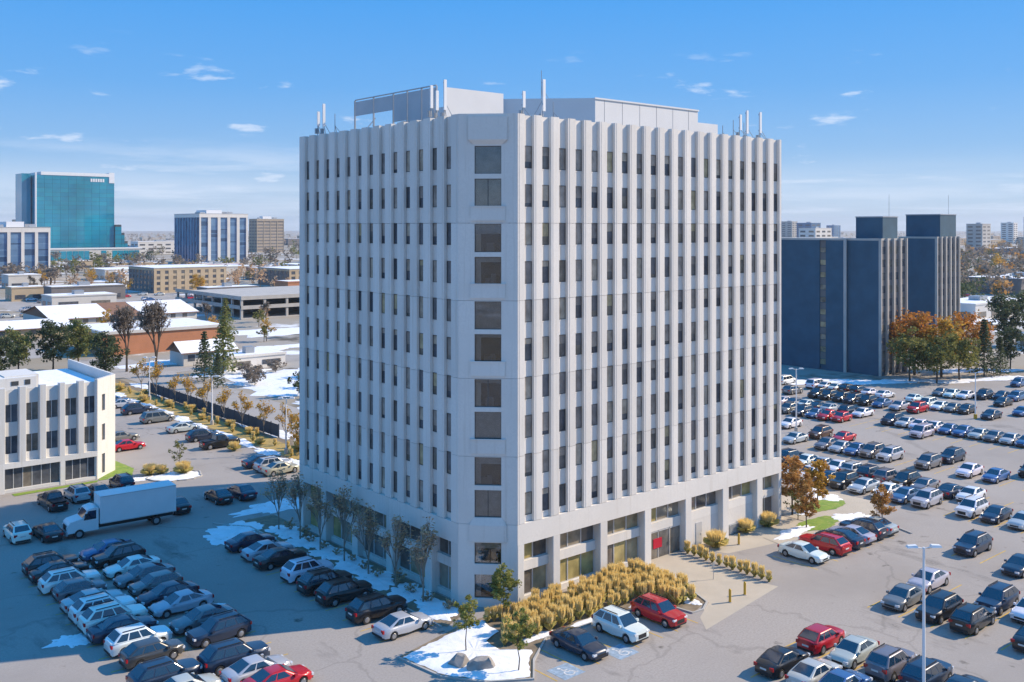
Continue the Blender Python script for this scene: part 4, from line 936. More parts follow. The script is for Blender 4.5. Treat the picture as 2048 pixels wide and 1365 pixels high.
CARS = {
 'LA': [(25.6, 94.2,'E','black','suv'),(25.7, 91.77,'E','black','sedan'),(25.6, 88.68,'E','white','suv'),(25.7, 86.22,'E','grey','hatch'),(25.8, 82.97,'E','silver','sedan'),(25.7, 80.38,'E','white','suv'),(25.7, 77.94,'E','white','suv'),(25.7, 75.68,'E','navy','sedan'),(25.8, 72.68,'E','white','suv'),(25.8, 69.93,'E','charcoal','hatch')],
 'LB': [(30.8, 94.86,'W','blue','sedan'),(30.9, 92.18,'W','black','suv'),(31.0, 88.85,'W','white','sedan'),(31.0, 85.86,'W','grey','sedan'),(31.0, 83.23,'W','grey','hatch'),(30.9, 80.25,'W','navy','sedan'),(31.0, 77.62,'W','silver','sedan'),(31.0, 73.34,'W','grey','sedan'),(31.0, 70.39,'W','navy','suv')],
 'LC': [(25.1, 65.75,'E','navy','suv'),(29.9, 65.34,'E','navy','suv'),(30.3, 62.62,'E','silver','sedan'),(30.7, 60.31,'E','red','sedan'),(25.5, 63.08,'E','silver','sedan')],
 'LD': [(25.7, 106.08,'N','white','suv'),(28.1, 104.62,'N','black','sedan'),(31.6, 115.61,'N','black','pickup'),(34.6, 117.03,'N','silver','suv'),(36.8, 116.79,'N','grey','sedan'),(40.1, 118.54,'N','navy','suv'),(41.5, 105.34,'N','black','sedan'),(46.6, 105.93,'N','black','sedan'),(49.3, 105.75,'N','navy','sedan')],
 'LE': [(42.2, 88.48,'E','navy','sedan'),(42.3, 85.06,'E','silver','sedan'),(42.2, 82.28,'E','black','sedan'),(42.4, 77.66,'E','white','suv'),(42.2, 74.16,'E','black','suv'),(42.2, 70.99,'E','black','suv'),(42.4, 66.31,'E','black','suv'),(42.3, 62.49,'E','silver','sedan')],
 'LF': [(58.4, 175.87,'E','blue','sedan'),(58.2, 171.9,'E','silver','sedan'),(58.2, 164.7,'E','navy','suv'),(58.2, 155.41,'E','grey','van'),(58.4, 145.62,'E','silver','sedan'),(58.2, 137.85,'E','navy','suv'),(58.2, 131.83,'E','black','pickup'),(47.7, 138.61,'E','red','sedan'),(49.0, 144.97,'E','grey','sedan'),(57.7, 117.82,'E','navy','sedan'),(57.9, 114.96,'E','silver','suv'),(57.8, 112.7,'E','beige','sedan')],
 'R1': [(106.3, 70.0,'W','white','sedan'),(106.3, 67.74,'W','white','suv'),(106.4, 65.48,'W','navy','sedan'),(106.2, 63.22,'W','black','suv'),(106.3, 60.65,'W','silver','sedan'),(106.3, 57.76,'W','white','sedan'),(106.2, 55.5,'W','blue','sedan'),(106.2, 53.01,'W','silver','suv'),(106.4, 48.1,'W','white','suv'),(106.4, 45.54,'W','navy','sedan'),(106.4, 42.67,'W','silver','sedan')],
 'R1b': [(112.0, 74.35,'E','navy','suv'),(112.0, 72.09,'W','white','sedan'),(112.1, 69.83,'W','silver','sedan'),(112.0, 67.57,'W','white','sedan'),(112.2, 65.31,'E','silver','suv'),(112.1, 63.05,'E','navy','suv'),(112.1, 60.79,'E','grey','suv'),(112.0, 58.52,'W','black','suv'),(112.0, 56.19,'W','grey','sedan'),(112.1, 53.02,'E','navy','sedan'),(112.1, 50.76,'W','white','sedan')],
 'R2': [(122.9, 80.89,'W','silver','sedan'),(128.5, 80.35,'W','brown','suv'),(128.7, 76.71,'W','red','sedan'),(123.0, 75.78,'W','grey','sedan'),(122.9, 73.52,'W','silver','sedan'),(122.9, 71.26,'W','blue','sedan'),(123.1, 69.0,'W','grey','suv'),(123.1, 66.48,'W','silver','suv'),(123.0, 61.22,'W','grey','suv'),(128.5, 60.72,'W','navy','suv'),(123.0, 55.9,'W','white','sedan'),(123.0, 52.67,'W','blue','sedan'),(128.6, 50.67,'W','black','suv')],
 'R3': [(141.8, 94.55,'W','grey','suv'),(141.7, 91.84,'W','navy','suv'),(141.9, 89.46,'W','blue','sedan'),(141.7, 87.11,'W','red','sedan'),(141.8, 84.85,'W','red','hatch'),(148.1, 84.76,'W','white','sedan')],
 'R3b': [(147.9, 99.54,'E','white','sedan'),(148.1, 97.28,'E','grey','sedan'),(148.0, 95.02,'E','white','sedan'),(147.9, 92.76,'E','black','sedan'),(147.9, 90.5,'E','silver','sedan'),(147.9, 87.17,'E','navy','suv')],
 'R2b': [(131.5, 87.44,'W','white','sedan')],
 'R4': [(158.6, 99.58,'W','black','suv'),(158.4, 97.32,'W','black','suv'),(158.4, 94.66,'W','black','suv'),(158.4, 92.4,'W','navy','suv'),(158.4, 89.8,'W','black','suv'),(158.6, 87.14,'W','blue','sedan'),(158.5, 83.92,'W','silver','sedan'),(158.4, 80.68,'W','red','suv'),(163.9, 81.75,'W','white','suv'),(164.0, 79.49,'W','white','sedan'),(164.0, 77.23,'W','grey','sedan'),(163.9, 74.97,'W','black','hatch')],
 'R4b': [(167.6, 112.55,'E','white','van'),(158.4, 104.87,'E','grey','suv'),(167.6, 105.68,'E','white','van'),(167.6, 103.42,'E','white','sedan'),(167.6, 101.16,'E','white','sedan'),(167.6, 98.9,'E','black','suv'),(167.5, 96.64,'E','black','suv'),(167.5, 94.38,'E','white','sedan'),(167.4, 91.47,'E','white','sedan'),(167.4, 85.75,'E','white','sedan')],
 'R5': [(146.0, 78.46,'W','navy','suv'),(146.0, 76.2,'W','silver','sedan'),(146.0, 73.94,'W','white','sedan'),(140.4, 70.83,'W','silver','van'),(146.0, 71.68,'W','white','sedan'),(146.1, 69.42,'W','blue','sedan'),(146.0, 67.16,'W','blue','sedan'),(146.1, 64.9,'W','silver','sedan'),(145.9, 62.64,'W','grey','sedan'),(145.9, 60.38,'W','silver','sedan'),(146.0, 58.12,'W','blue','sedan')],
 'R6': [(177.8, 86.02,'W','grey','sedan'),(177.5, 83.76,'W','white','sedan'),(177.9, 81.5,'W','white','sedan'),(180.1, 79.24,'W','navy','suv'),(182.4, 76.98,'W','navy','sedan'),(175.6, 73.97,'W','black','sedan'),(182.9, 74.72,'W','blue','suv'),(162.3, 70.24,'W','navy','sedan'),(169.2, 68.18,'W','blue','sedan'),(199.6, 81.11,'W','blue','suv')],
 'RA': [(94.3, 42.53,'W','navy','suv'),(92.1, 37.24,'W','navy','sedan'),(82.1, 40.83,'W','silver','sedan'),(81.9, 34.96,'W','navy','suv'),(81.9, 32.24,'W','white','sedan')],
 'RB': [(76.7, 40.25,'W','grey','sedan'),(76.6, 37.23,'W','black','suv'),(76.6, 34.56,'E','black','suv'),(76.7, 29.96,'E','black','sedan')],
 'RC': [(64.4, 40.19,'E','red','hatch'),(64.2, 37.45,'W','silver','sedan'),(64.3, 34.68,'E','grey','suv'),(64.4, 32.17,'E','navy','suv'),(64.3, 29.63,'E','navy','sedan')],
 'RD': [(59.1, 39.96,'E','black','sedan'),(59.0, 37.37,'E','silver','sedan'),(58.9, 35.11,'E','blue','sedan')],
 'RE': [(50.2, 51.3,'S','navy','sedan'),(54.6, 51.3,'S','white','suv'),(59.0, 51.3,'S','red','suv')],
 'RF': [(80.3, 52.0,'S','white','sedan'),(83.9, 52.0,'N','red','suv'),(86.5, 52.0,'N','navy','sedan'),(88.7, 52.0,'N','silver','sedan'),(90.9, 52.0,'N','navy','suv'),(93.0, 52.0,'N','silver','sedan')],
}
from collections import Counter
for g, lst in CARS.items():
    ax = 0 if g in ('RE','RF','LD') else 1
    srt = sorted(lst, key=lambda q: q[ax]); names = [f'{q[3]} {WORD[q[4]]}' for q in srt]; cn = Counter(names); labs = []
    for i, nm in enumerate(names):
        lb = f'{nm} {ROW[g]}'
        if cn[nm] > 1:                       # tell look-alikes apart by their neighbours
            a, b_ = (names[i-1] if i else None), (names[i+1] if i < len(names)-1 else None)
            lb = f'{nm} between {a} and {b_} {ROW[g]}' if a and b_ else f'{nm} at the end of the line beside {a or b_} {ROW[g]}'
            if len(lb.split()) > 16: lb = f'{nm} next to {a or b_} {ROW[g]}'
        labs.append(lb)
    for (X_, Y_, hd, col, kd), lb in zip(srt, labs):
        car(X_, Y_, hd, col, kd, lb, 'cars '+ROW[g], far=X_*.6493+Y_*.7605 > 126)
r3 = random.Random(5)
pal = ['white','silver','grey','black','navy','blue','red','white','silver','beige','grey']
def dist(xs, ys, n, where, ang=0):
    seen = []
    for _ in range(n*6):
        if len(seen) >= n: break
        x, y = r3.uniform(*xs), r3.uniform(*ys)
        x = xs[0]+round((x-xs[0])/16)*16+r3.choice((0,5.6)); y = ys[0]+round((y-ys[0])/2.8)*2.8
        if (x,y) in seen: continue
        seen.append((x,y)); c_ = r3.choice(pal); k_ = r3.choice(('sedan','suv','sedan','hatch','van'))
        car(x, y, r3.choice('EW'), c_, k_, f'small distant {c_} {WORD[k_]} {where}', 'cars '+where, True)
dist((98,238),(378,450),46,'in the distant car park before the tan apartments')
dist((-4,60),(254,326),10,'in the plaza car park')
dist((150,198),(312,350),0,'on the deck')
for k in range(12):
    t_ = r3.random(); c_ = r3.choice(pal); lane = r3.choice((8,14,20))
    car(300+230*t_+lane, -60+490*t_, 'N', c_, 'sedan', f'distant {c_} sedan driving on the motorway', 'cars on the motorway', True, ang=math.atan2(490,230))
for k in range(9):
    c_ = r3.choice(pal); car(r3.uniform(60,300), r3.choice((351,356,363,368)), r3.choice('EW'), c_, 'suv', f'distant {c_} SUV on the boulevard behind the halls', 'cars on the boulevard', True)

# white box truck in the shade
tk = thing('box_truck', 'white box truck standing in the shade before the low office', 'truck', (34.4,102.9,0), math.pi-.06)
MB().box(-5.6,2.0,-1.22,1.22,1.15,3.9).build('cargo_box', M['white_metal'], tk)
MB().box(-5.62,-5.59,-1.1,1.1,1.25,3.8).build('roller_door', M['clad'], tk)
for z in (1.14,3.82): 
    for s_ in (-1,1): MB().box(-5.6,2.0,min(s_*1.22,s_*1.245),max(s_*1.22,s_*1.245),z,z+.09).build('edge_rail', M['alu'], tk)
cb = MB(); prof = [(2.12,.75),(2.12,2.75),(2.5,2.88),(3.15,2.72),(3.65,1.95),(4.75,1.72),(5.0,1.45),(5.05,.62),(2.12,.62)]
n = len(prof); cb.add([(x,-1.08,z) for x,z in prof]+[(x,1.08,z) for x,z in prof], [tuple(range(n)), tuple(range(2*n-1,n-1,-1))]+[(i,n+i,n+(i+1)%n,(i+1)%n) for i in range(n)])
cb.build('cab', M['white_metal'], tk, smooth=30)
def gl(a, b_, c_, d): 
    return MB().add([a,b_,c_,d],[(0,1,2,3)]).build('cab_window', M['cglass'], tk)
gl((3.22,-.95,2.62),(3.22,.95,2.62),(3.66,.95,1.98),(3.66,-.95,1.98))
for s_ in (-1,1): gl((2.35,s_*1.092,1.75),(3.55,s_*1.092,1.75),(3.1,s_*1.092,2.6),(2.35,s_*1.092,2.6))
MB().box(-5.5,4.6,-.5,.5,.62,1.14).build('chassis', M['trim'], tk); MB().box(5.0,5.2,-1.05,1.05,.45,.8).build('bumper', M['grey_metal'], tk); MB().box(5.04,5.08,-.6,.6,.85,1.35).build('grille', M['trim'], tk)
tw = MB().tube((0,-.16,0),(0,.16,0),.46,.46,18,0).tube((0,-.17,0),(0,.17,0),.27,.27,12,1).mesh('wheel', [M['tyre'], M['rim']], 40)
for x in (3.95,-3.6):
    for s_ in (-1,1): put('wheel', tw, tk, (x,s_*.96,.46))
for s_ in (-1,1):
    MB().box(5.03,5.1,min(s_*.7,s_*1.02),max(s_*.7,s_*1.02),1.0,1.25).build('headlight', M['headlight'], tk); MB().box(3.3,3.45,min(s_*1.12,s_*1.4),max(s_*1.12,s_*1.4),1.9,2.4).build('mirror', M['trim'], tk)

# ---------------------------------------------------------------- street furniture
def lamp(X_, Y_, h, label, arms=2, base_m='concrete', rz=0):
    t = thing('lamp_post', label, 'lamp post', (X_,Y_,0), rz, 'car park lamp posts')
    MB().tube((0,0,0),(0,0,.75),.28,.28,12).build('footing', M[base_m], t, smooth=40)
    MB().tube((0,0,.75),(0,0,h),.11,.075,10).build('pole', M['white_metal'], t, smooth=40)
    for s_ in ((-1,1) if arms == 2 else (1,)):
        MB().tube((0,0,h-.08),(s_*.6,0,h+.02),.035).build('arm', M['white_metal'], t)
        hd = MB(); hd.add([(s_*.45,-.2,h+.0),(s_*1.15,-.2,h+.0),(s_*1.15,.2,h+.0),(s_*.45,.2,h+.0),(s_*.5,-.14,h+.16),(s_*1.08,-.14,h+.13),(s_*1.08,.14,h+.13),(s_*.5,.14,h+.16)],
            [(3,2,1,0),(4,5,6,7),(0,1,5,4),(1,2,6,5),(2,3,7,6),(3,0,4,7)]); hd.build('lamp_head', M['white_metal'], t)
    return t
lamp(61.7,31.0,10.2,'tall white two-headed lamp post between parked rows below the grasses',rz=-.65)
lamp(128.9,84.7,9.6,'thin white lamp post at the tower\'s edge in front of the dark slabs',rz=-.65)
lamp(160.1,71.8,7.5,'pale lamp post with yellow base past the straight row of cars',arms=1,base_m='yellow',rz=-.65)
lamp(64.6,176.4,7.6,'white lamp post on the verge, farthest from the tower',rz=-.65); lamp(63.9,147.6,7.6,'white lamp post on the verge, middle of three',rz=-.65); lamp(63.4,122.0,7.6,'white lamp post on the verge, nearest the tower',rz=-.65)
lamp(232,60,11,'grey lamp post by the right-hand conifers',arms=1); 
def bollard(X_, Y_, label):
    t = thing('bollard', label, 'bollard', (X_,Y_,0), 0, 'yellow bollards')
    MB().tube((0,0,0),(0,0,1.05),.11,.11,12).build('post', M['yellow'], t, smooth=40); MB().tube((0,0,1.05),(0,0,1.12),.11,.05,12).build('cap', M['yellow'], t, smooth=40); MB().tube((0,0,0),(0,0,.04),.18,.18,12).build('collar', M['kerb'], t)
bollard(66.2,49.8,'yellow bollard on the pavement edge, farther from the hedge of grasses'); bollard(68.5,50.0,'yellow bollard on the pavement edge, nearer the hedge of grasses'); bollard(78.9,58.3,'yellow bollard by the service wall and round grass clump')
pp = thing('sign_post', 'thin sign post on the pale pavement by the entrance', 'sign', (69.4,54.0,0)); MB().tube((0,0,0),(0,0,1.3),.03).build('post', M['grey_metal'], pp); MB().box(-.15,.15,-.02,.02,1.1,1.5).build('plate', M['grey_metal'], pp)
def rock(X_, Y_, s_, seed, label):
    bm = bmesh.new(); bmesh.ops.create_icosphere(bm, subdivisions=3, radius=1); r = random.Random(seed); dirs = [(Vector((r.uniform(-1,1),r.uniform(-1,1),r.uniform(-.6,1))).normalized(), r.uniform(.55,.85)) for _ in range(14)]
    for v in bm.verts:
        for d, k in dirs:
            q = v.co.dot(d)
            if q > k: v.co -= d*(q-k)
        v.co = Vector((v.co.x*s_[0], v.co.y*s_[1], max(v.co.z,-.35)*s_[2]))
    me = bpy.data.meshes.new('boulder'); bm.to_mesh(me); bm.free(); me.materials.append(M['rock'])
    tag(put('boulder', me, None, (X_,Y_,.1+.3*s_[2])), label, 'boulder', 'boulders on the snowy corner')
rock(42.0,55.1,(.95,.75,.75),1,'grey boulder on the snowy corner, the one nearer the tower\'s shadow'); rock(43.0,53.7,(1.2,.85,.7),2,'larger grey boulder on the snowy corner below the young tree')
# dark fence beyond the verge: posts and panels
fe = thing('fence', 'dark panel fence running beside the verge and young trees', 'fence', (67.4,132,0))
for k in range(22):
    MB().box(-.06,.06,k*2.5-.06,k*2.5+.06,0,2.1).build('post', M['fence'], fe)
    if k < 21: put('panel', bmesh_(2.36,1.8,.05,'y','fence','panel'), fe, (-.025,k*2.5+.07,.12))

# ---------------------------------------------------------------- vegetation
def leaf_cloud(mb, cen, rad, n, size, r, flat=1.0, mi=0):
    for _ in range(n):
        d = Vector((r.gauss(0,1),r.gauss(0,1),r.gauss(0,1)*flat)); d = d.normalized()*rad*(r.random()**.45) if d.length > 0 else d
        p = Vector(cen)+Vector((d.x,d.y,d.z*flat))
        a = Vector((r.uniform(-1,1),r.uniform(-1,1),r.uniform(-.6,.6))).normalized(); b_ = a.orthogonal().normalized(); b_ = Matrix.Rotation(r.uniform(0,6.28),3,a) @ b_
        s_ = size*r.uniform(.6,1.3); u = a*s_; v = b_*s_*.65
        mb.add([p-u,p+v*.9,p+u,p-v*.9],[(0,1,2,3)],mi)
def limbs(mb, r, h, th, rad, tr, n=7, lean=.0):
    """tapered trunk and main limbs; returns limb ends"""
    pts = [Vector((0,0,-.1))]; 
    for k in range(1,5): pts.append(Vector((r.uniform(-.06,.06)*h*.3, r.uniform(-.06,.06)*h*.3, h*.82*k/4)))
    for i in range(4): mb.tube(pts[i],pts[i+1],tr*(1-.2*i),tr*(1-.2*(i+1)),7)
    ends = []
    for k in range(n):
        z = th+(h*.8-th)*(k+.3)/n; t = 2.4*k+r.uniform(-.4,.4); base = Vector((0,0,z))
        rr = rad*(.55+.45*math.sin(math.pi*min(1,(k+1)/n)))
        e = base+Vector((math.cos(t)*rr, math.sin(t)*rr, rad*r.uniform(.25,.7)))
        m_ = base.lerp(e,.5)+Vector((0,0,-.05*rad)); mb.tube(base,m_,tr*.45,tr*.3,5); mb.tube(m_,e,tr*.3,tr*.1,5); ends.append(e); ends.append(m_)
    return ends
def broadleaf(seed, h, rad, th, leaf, nclump, nleaf, size, squash=.9, tr=.14):
    r = random.Random(seed); tb = MB(); ends = limbs(tb, r, h, th, rad, tr); cr = MB(); cz = th+(h-th)*.52
    cl = [e for e in ends]
    while len(cl) < nclump:
        d = Vector((r.gauss(0,1),r.gauss(0,1),r.gauss(0,1))).normalized()*(r.random()**.33)
        cl.append(Vector((d.x*rad*.85,d.y*rad*.85,cz+d.z*(h-th)*.46)))
    for c_ in cl: leaf_cloud(cr, c_, rad*r.uniform(.2,.36), nleaf, size, r, squash)
    return tb.mesh('trunk', M['bark'], 50), cr.mesh('crown', M[leaf])
def conifer(seed, h, rad, leaf, size, tr=.16, n=1500):
    r = random.Random(seed); tb = MB(); tb.tube((0,0,-.1),(0,0,h*.95),tr,.03,7); cr = MB()
    lv = int(h*1.6)
    for k in range(lv):
        z = h*(.1+.88*k/lv); R_ = rad*(1-(k/lv)**1.15)*r.uniform(.85,1.1)+.15
        for j in range(7):
            t = j*.9+k*1.7+r.uniform(-.3,.3); tip = Vector((math.cos(t)*R_,math.sin(t)*R_,z-R_*.22)); m_ = n//(lv*7)
            if k % 2 == 0: tb.tube((0,0,z),tip,.03,.012,4,caps=False)
            for _ in range(m_):
                q = r.random()**.6; p = Vector((0,0,z)).lerp(tip,q)+Vector((r.gauss(0,.16),r.gauss(0,.16),r.gauss(0,.12)))*(.6+R_*.3)
                leaf_cloud(cr, p, .02, 1, size, r)
    return tb.mesh('trunk', M['bark'], 50), cr.mesh('crown', M[leaf])
def bare(seed, h, spread, leaf=None, nleaf=0, size=.1, tr=.11, depth=4, bark='palebark', th=.25):
    r = random.Random(seed); tb = MB(); tips = []
    def grow(p, d, L, rad, lv):
        q = p+d*L; tb.tube(p,q,rad,rad*.62,5 if lv > 1 else 3,caps=False)
        if lv == 0: tips.append(q); return
        for _ in range(3 if lv > 1 else 3):
            nd = (d+Vector((r.uniform(-1,1),r.uniform(-1,1),r.uniform(-.1,.6)))*spread).normalized()
            grow(p+d*L*r.uniform(.6,1.0), nd, L*r.uniform(.58,.8), rad*.6, lv-1)
        grow(q, (d+Vector((r.uniform(-.3,.3),r.uniform(-.3,.3),.1))).normalized(), L*.75, rad*.62, lv-1)
    grow(Vector((0,0,-.05)), Vector((0,0,1)), h*th, tr, depth)
    mx = max(t.z for t in tips); k = h/mx; tb.v = [(x*min(k,1.15),y*min(k,1.15),z*k) for x,y,z in tb.v]
    cr = None
    if leaf:
        cr = MB()
        for t in tips:
            for _ in range(nleaf): leaf_cloud(cr, Vector((t.x*min(k,1.15),t.y*min(k,1.15),t.z*k)), .35, 1, size, r)
        cr = cr.mesh('crown', M[leaf])
    return tb.mesh('trunk', M[bark]), cr
def plant(ms, name, label, X_, Y_, cat='tree', group=None, sc_=1, rz=None, z=0, crown='crown'):
    t = thing(name, label, cat, (X_,Y_,z), rnd.uniform(0,6.28) if rz is None else rz, group); t.scale = (sc_,)*3 if not isinstance(sc_,tuple) else sc_
    put('trunk', ms[0], t)
    if ms[1]: put(crown, ms[1], t)
    return t
young = broadleaf(1, 4.4, 1.05, 1.4, 'leaf_young', 34, 60, .11, tr=.06)
youngY = broadleaf(2, 4.4, 1.0, 1.6, 'leaf_young', 26, 44, .11, tr=.05)
maple = broadleaf(3, 5.8, 1.5, 1.3, 'leaf_rust', 46, 70, .13, tr=.09)
mapleG = broadleaf(4, 5.4, 1.35, 1.5, 'leaf_gold', 42, 66, .13, tr=.08)
plant(young,'young_tree','small green tree against the chamfered corner windows',49.4,58.9,sc_=(1.0,1.0,1.0)); 
plant(youngY,'young_tree','young staked tree with sparse olive leaves on the snowy corner',43.8,56.5,sc_=1.0)
plant(youngY,'young_tree','young olive tree between boulders and golden grasses',44.6,51.6,sc_=1.02)
plant(maple,'autumn_tree','rust and green tree beside the lit facade\'s outer corner',91.5,60.6,sc_=(1.25,1.25,1.12)); plant(maple,'autumn_tree','small rust tree standing on the lawn island before the cars',88.6,57.0,sc_=.8)
plant(mapleG,'autumn_tree','rounded golden-brown tree on the lawn patch',95.6,60.0,sc_=(1.1,1.1,1.0)); plant(maple,'autumn_tree','orange-brown young tree at the tip of the lawn island',94.4,51.9,sc_=.78)
plant(broadleaf(5,3.2,1.2,.5,'leaf_olive',18,30,.12,tr=.05),'shrub','olive shrub at the foot of the rust tree',90.4,59.2,'shrub')
plant(broadleaf(6,4.6,2.2,.6,'leaf_gold',36,50,.16,tr=.1),'autumn_tree','bright orange-gold tree at the shaded facade\'s far edge',65.6,121.0,sc_=1.05)
oak = [bare(20+i, 7.2, .7, 'leaf_brown', 2, .12, .065, 4, 'palebark', .13) for i in range(2)]
for i, y in enumerate((66.2,70.4,74.6,79.0,83.2,87.4,91.6)):
    plant(oak[i%2],'bare_tree','brown nearly bare tree in the row along the shaded facade',46.7+rnd.uniform(-.3,.3),y,group='trees along the shaded facade',sc_=(1.2,1.2,rnd.uniform(.85,1.0)))
shr = [broadleaf(40+i,1.0,.55,.1,'leaf_brown',9,16,.09,tr=.03) for i in range(2)]
for i in range(12): plant(shr[i%2],'shrub','low brown shrub poking from snow below the shaded facade',47.6+rnd.uniform(-.5,.4),63.5+i*2.5,'shrub','shrubs below the shaded facade',rnd.uniform(.7,1.2))
yb = [bare(30+i, 6.0, .55, 'leaf_gold', 2, .16, .07, 4, 'palebark', .3) for i in range(2)]
for i, (x, y) in enumerate(((66.6,121),(66.4,128),(66.7,135.5),(66.3,142),(66.5,149),(66.6,156),(66.2,163),(66.8,170),(66.4,178),(66.6,186))):
    plant(yb[i%2],'young_tree','slim young tree with few yellow leaves along the verge',x,y,group='young trees along the verge',sc_=rnd.uniform(.8,1.15))
plant(broadleaf(8,4.6,1.1,1.4,'leaf_olive',18,22,.12,tr=.06),'young_tree','olive-leaved tree on the snowy traffic island by the low office',48.2,121.4)
# ornamental grasses
def grass(seed, h, n, wide=.32, plume=True):
    r = random.Random(seed); mb = MB()
    for _ in range(n):
        t = r.uniform(0,6.28); b0 = Vector((math.cos(t),math.sin(t),0))*r.uniform(0,wide*.5); lean = r.uniform(.1,.8)*wide; hh = h*r.uniform(.8,1.05)
        tip = b0+Vector((math.cos(t)*lean,math.sin(t)*lean,hh)); mid = b0.lerp(tip,.45)+Vector((0,0,.02)); s_ = Vector((-math.sin(t),math.cos(t),0))
        mb.add([b0-s_*.012,b0+s_*.012,mid+s_*.012,mid-s_*.012],[(0,1,2,3)],1)
        if plume:
            f = mid.lerp(tip,.25); w_ = r.uniform(.03,.055)
            mb.add([mid-s_*.01,mid+s_*.01,f+s_*w_,f-s_*w_],[(0,1,2,3)],0); mb.add([f-s_*w_,f+s_*w_,tip+s_*.012,tip-s_*.012],[(0,1,2,3)],0)
            u = Vector((math.cos(t),math.sin(t),0)); mb.add([f-u*w_,f+u*w_,tip+u*.01,tip-u*.01],[(0,1,2,3)],0)
    for _ in range(n//2):
        t = r.uniform(0,6.28); L = r.uniform(.3,.55)*h; tip = Vector((math.cos(t)*wide*1.5,math.sin(t)*wide*1.5,L)); s_ = Vector((-math.sin(t),math.cos(t),0))*.02
        mb.add([(0,0,0),tuple(s_),tuple(tip*.6+Vector((0,0,L*.3))+s_),tuple(tip)],[(0,1,2,3)],1)
    return mb.mesh('grass_clump', [M['grass_gold'], M['grass_green']])
G_ = [grass(i, 1.45, 120) for i in range(4)]
def inside(p, poly):
    x, y = p; k = False
    for i in range(len(poly)):
        (x0,y0),(x1,y1) = poly[i-1],poly[i]
        if (y0 > y) != (y1 > y) and x < (x1-x0)*(y-y0)/(y1-y0)+x0: k = not k
    return k
bed = [(46.2,56.3),(46.4,54.4),(47.4,54.3),(49.4,55.2),(61.6,54.5),(62.2,51.1),(64.2,51.6),(65.6,54.6),(66.0,59.6),(52.4,59.6),(49.8,58.0),(48.0,57.2)]
gr_ = random.Random(9); cnt = 0
y = 50.5
while y < 60:
    x = 45.5+(.45 if int(y*10) % 2 else 0)
    while x < 67:
        p = (x+gr_.uniform(-.22,.22), y+gr_.uniform(-.2,.2))
        if inside(p, bed) and gr_.random() < .95:
            o = put('grass_clump', G_[cnt%4], None, (*p,.05), gr_.uniform(0,6.28), gr_.uniform(.74,1.1)); cnt += 1
            tag(o, 'golden feathery grass clump in the dense bed below the lit facade', 'grass clump', 'grasses in the bed below the lit facade')
        x += .86
    y += .8
for i in range(13):
    t_ = i/12; o = put('grass_clump', G_[i%4], None, (73.1-.5*t_+gr_.uniform(-.12,.12), 59.9-9.4*t_, .0), gr_.uniform(0,6.28), gr_.uniform(.65,.9))
    tag(o, 'golden grass clump in the single row edging the pavement', 'grass clump', 'grasses edging the pavement')
for i in range(6):
    o = put('grass_clump', G_[i%4], None, (48.3+i*.55, 59.6-.16*i, .05), i, .8); tag(o, 'small golden grass clump in line under the chamfered corner', 'grass clump', 'grasses under the chamfered corner')
bush = grass(50, 1.5, 420, .85)
for x, y, s_, lb in ((76.6,59.3,1.0,'large round golden grass by the service door'),(82.6,60.2,.85,'round golden grass against a pier of the service wall'),(86.0,59.9,.95,'round golden grass at the last bay of the lit facade'),(48.4,120.6,1.0,'golden grass on the snowy traffic island'),(46.2,122.2,.75,'golden grass between lawn and traffic island'),(44.9,122.6,.9,'tan grass at the low office lawn corner'),(58.8,128.5,.8,'yellow grass clump at the end of the verge row')):
    tag(put('grass_clump', bush, None, (x,y,.02), x, s_), lb, 'grass clump')
gs = random.Random(4)
for i in range(34):
    o = put('grass_clump', bush if i%3 == 0 else G_[i%4], None, (64.4+gs.uniform(-1.5,1.5), 115+i*2.5, .02), i, gs.uniform(.6,1.0)); tag(o, 'yellow dry grass tuft along the verge', 'grass clump', 'grass tufts along the verge')
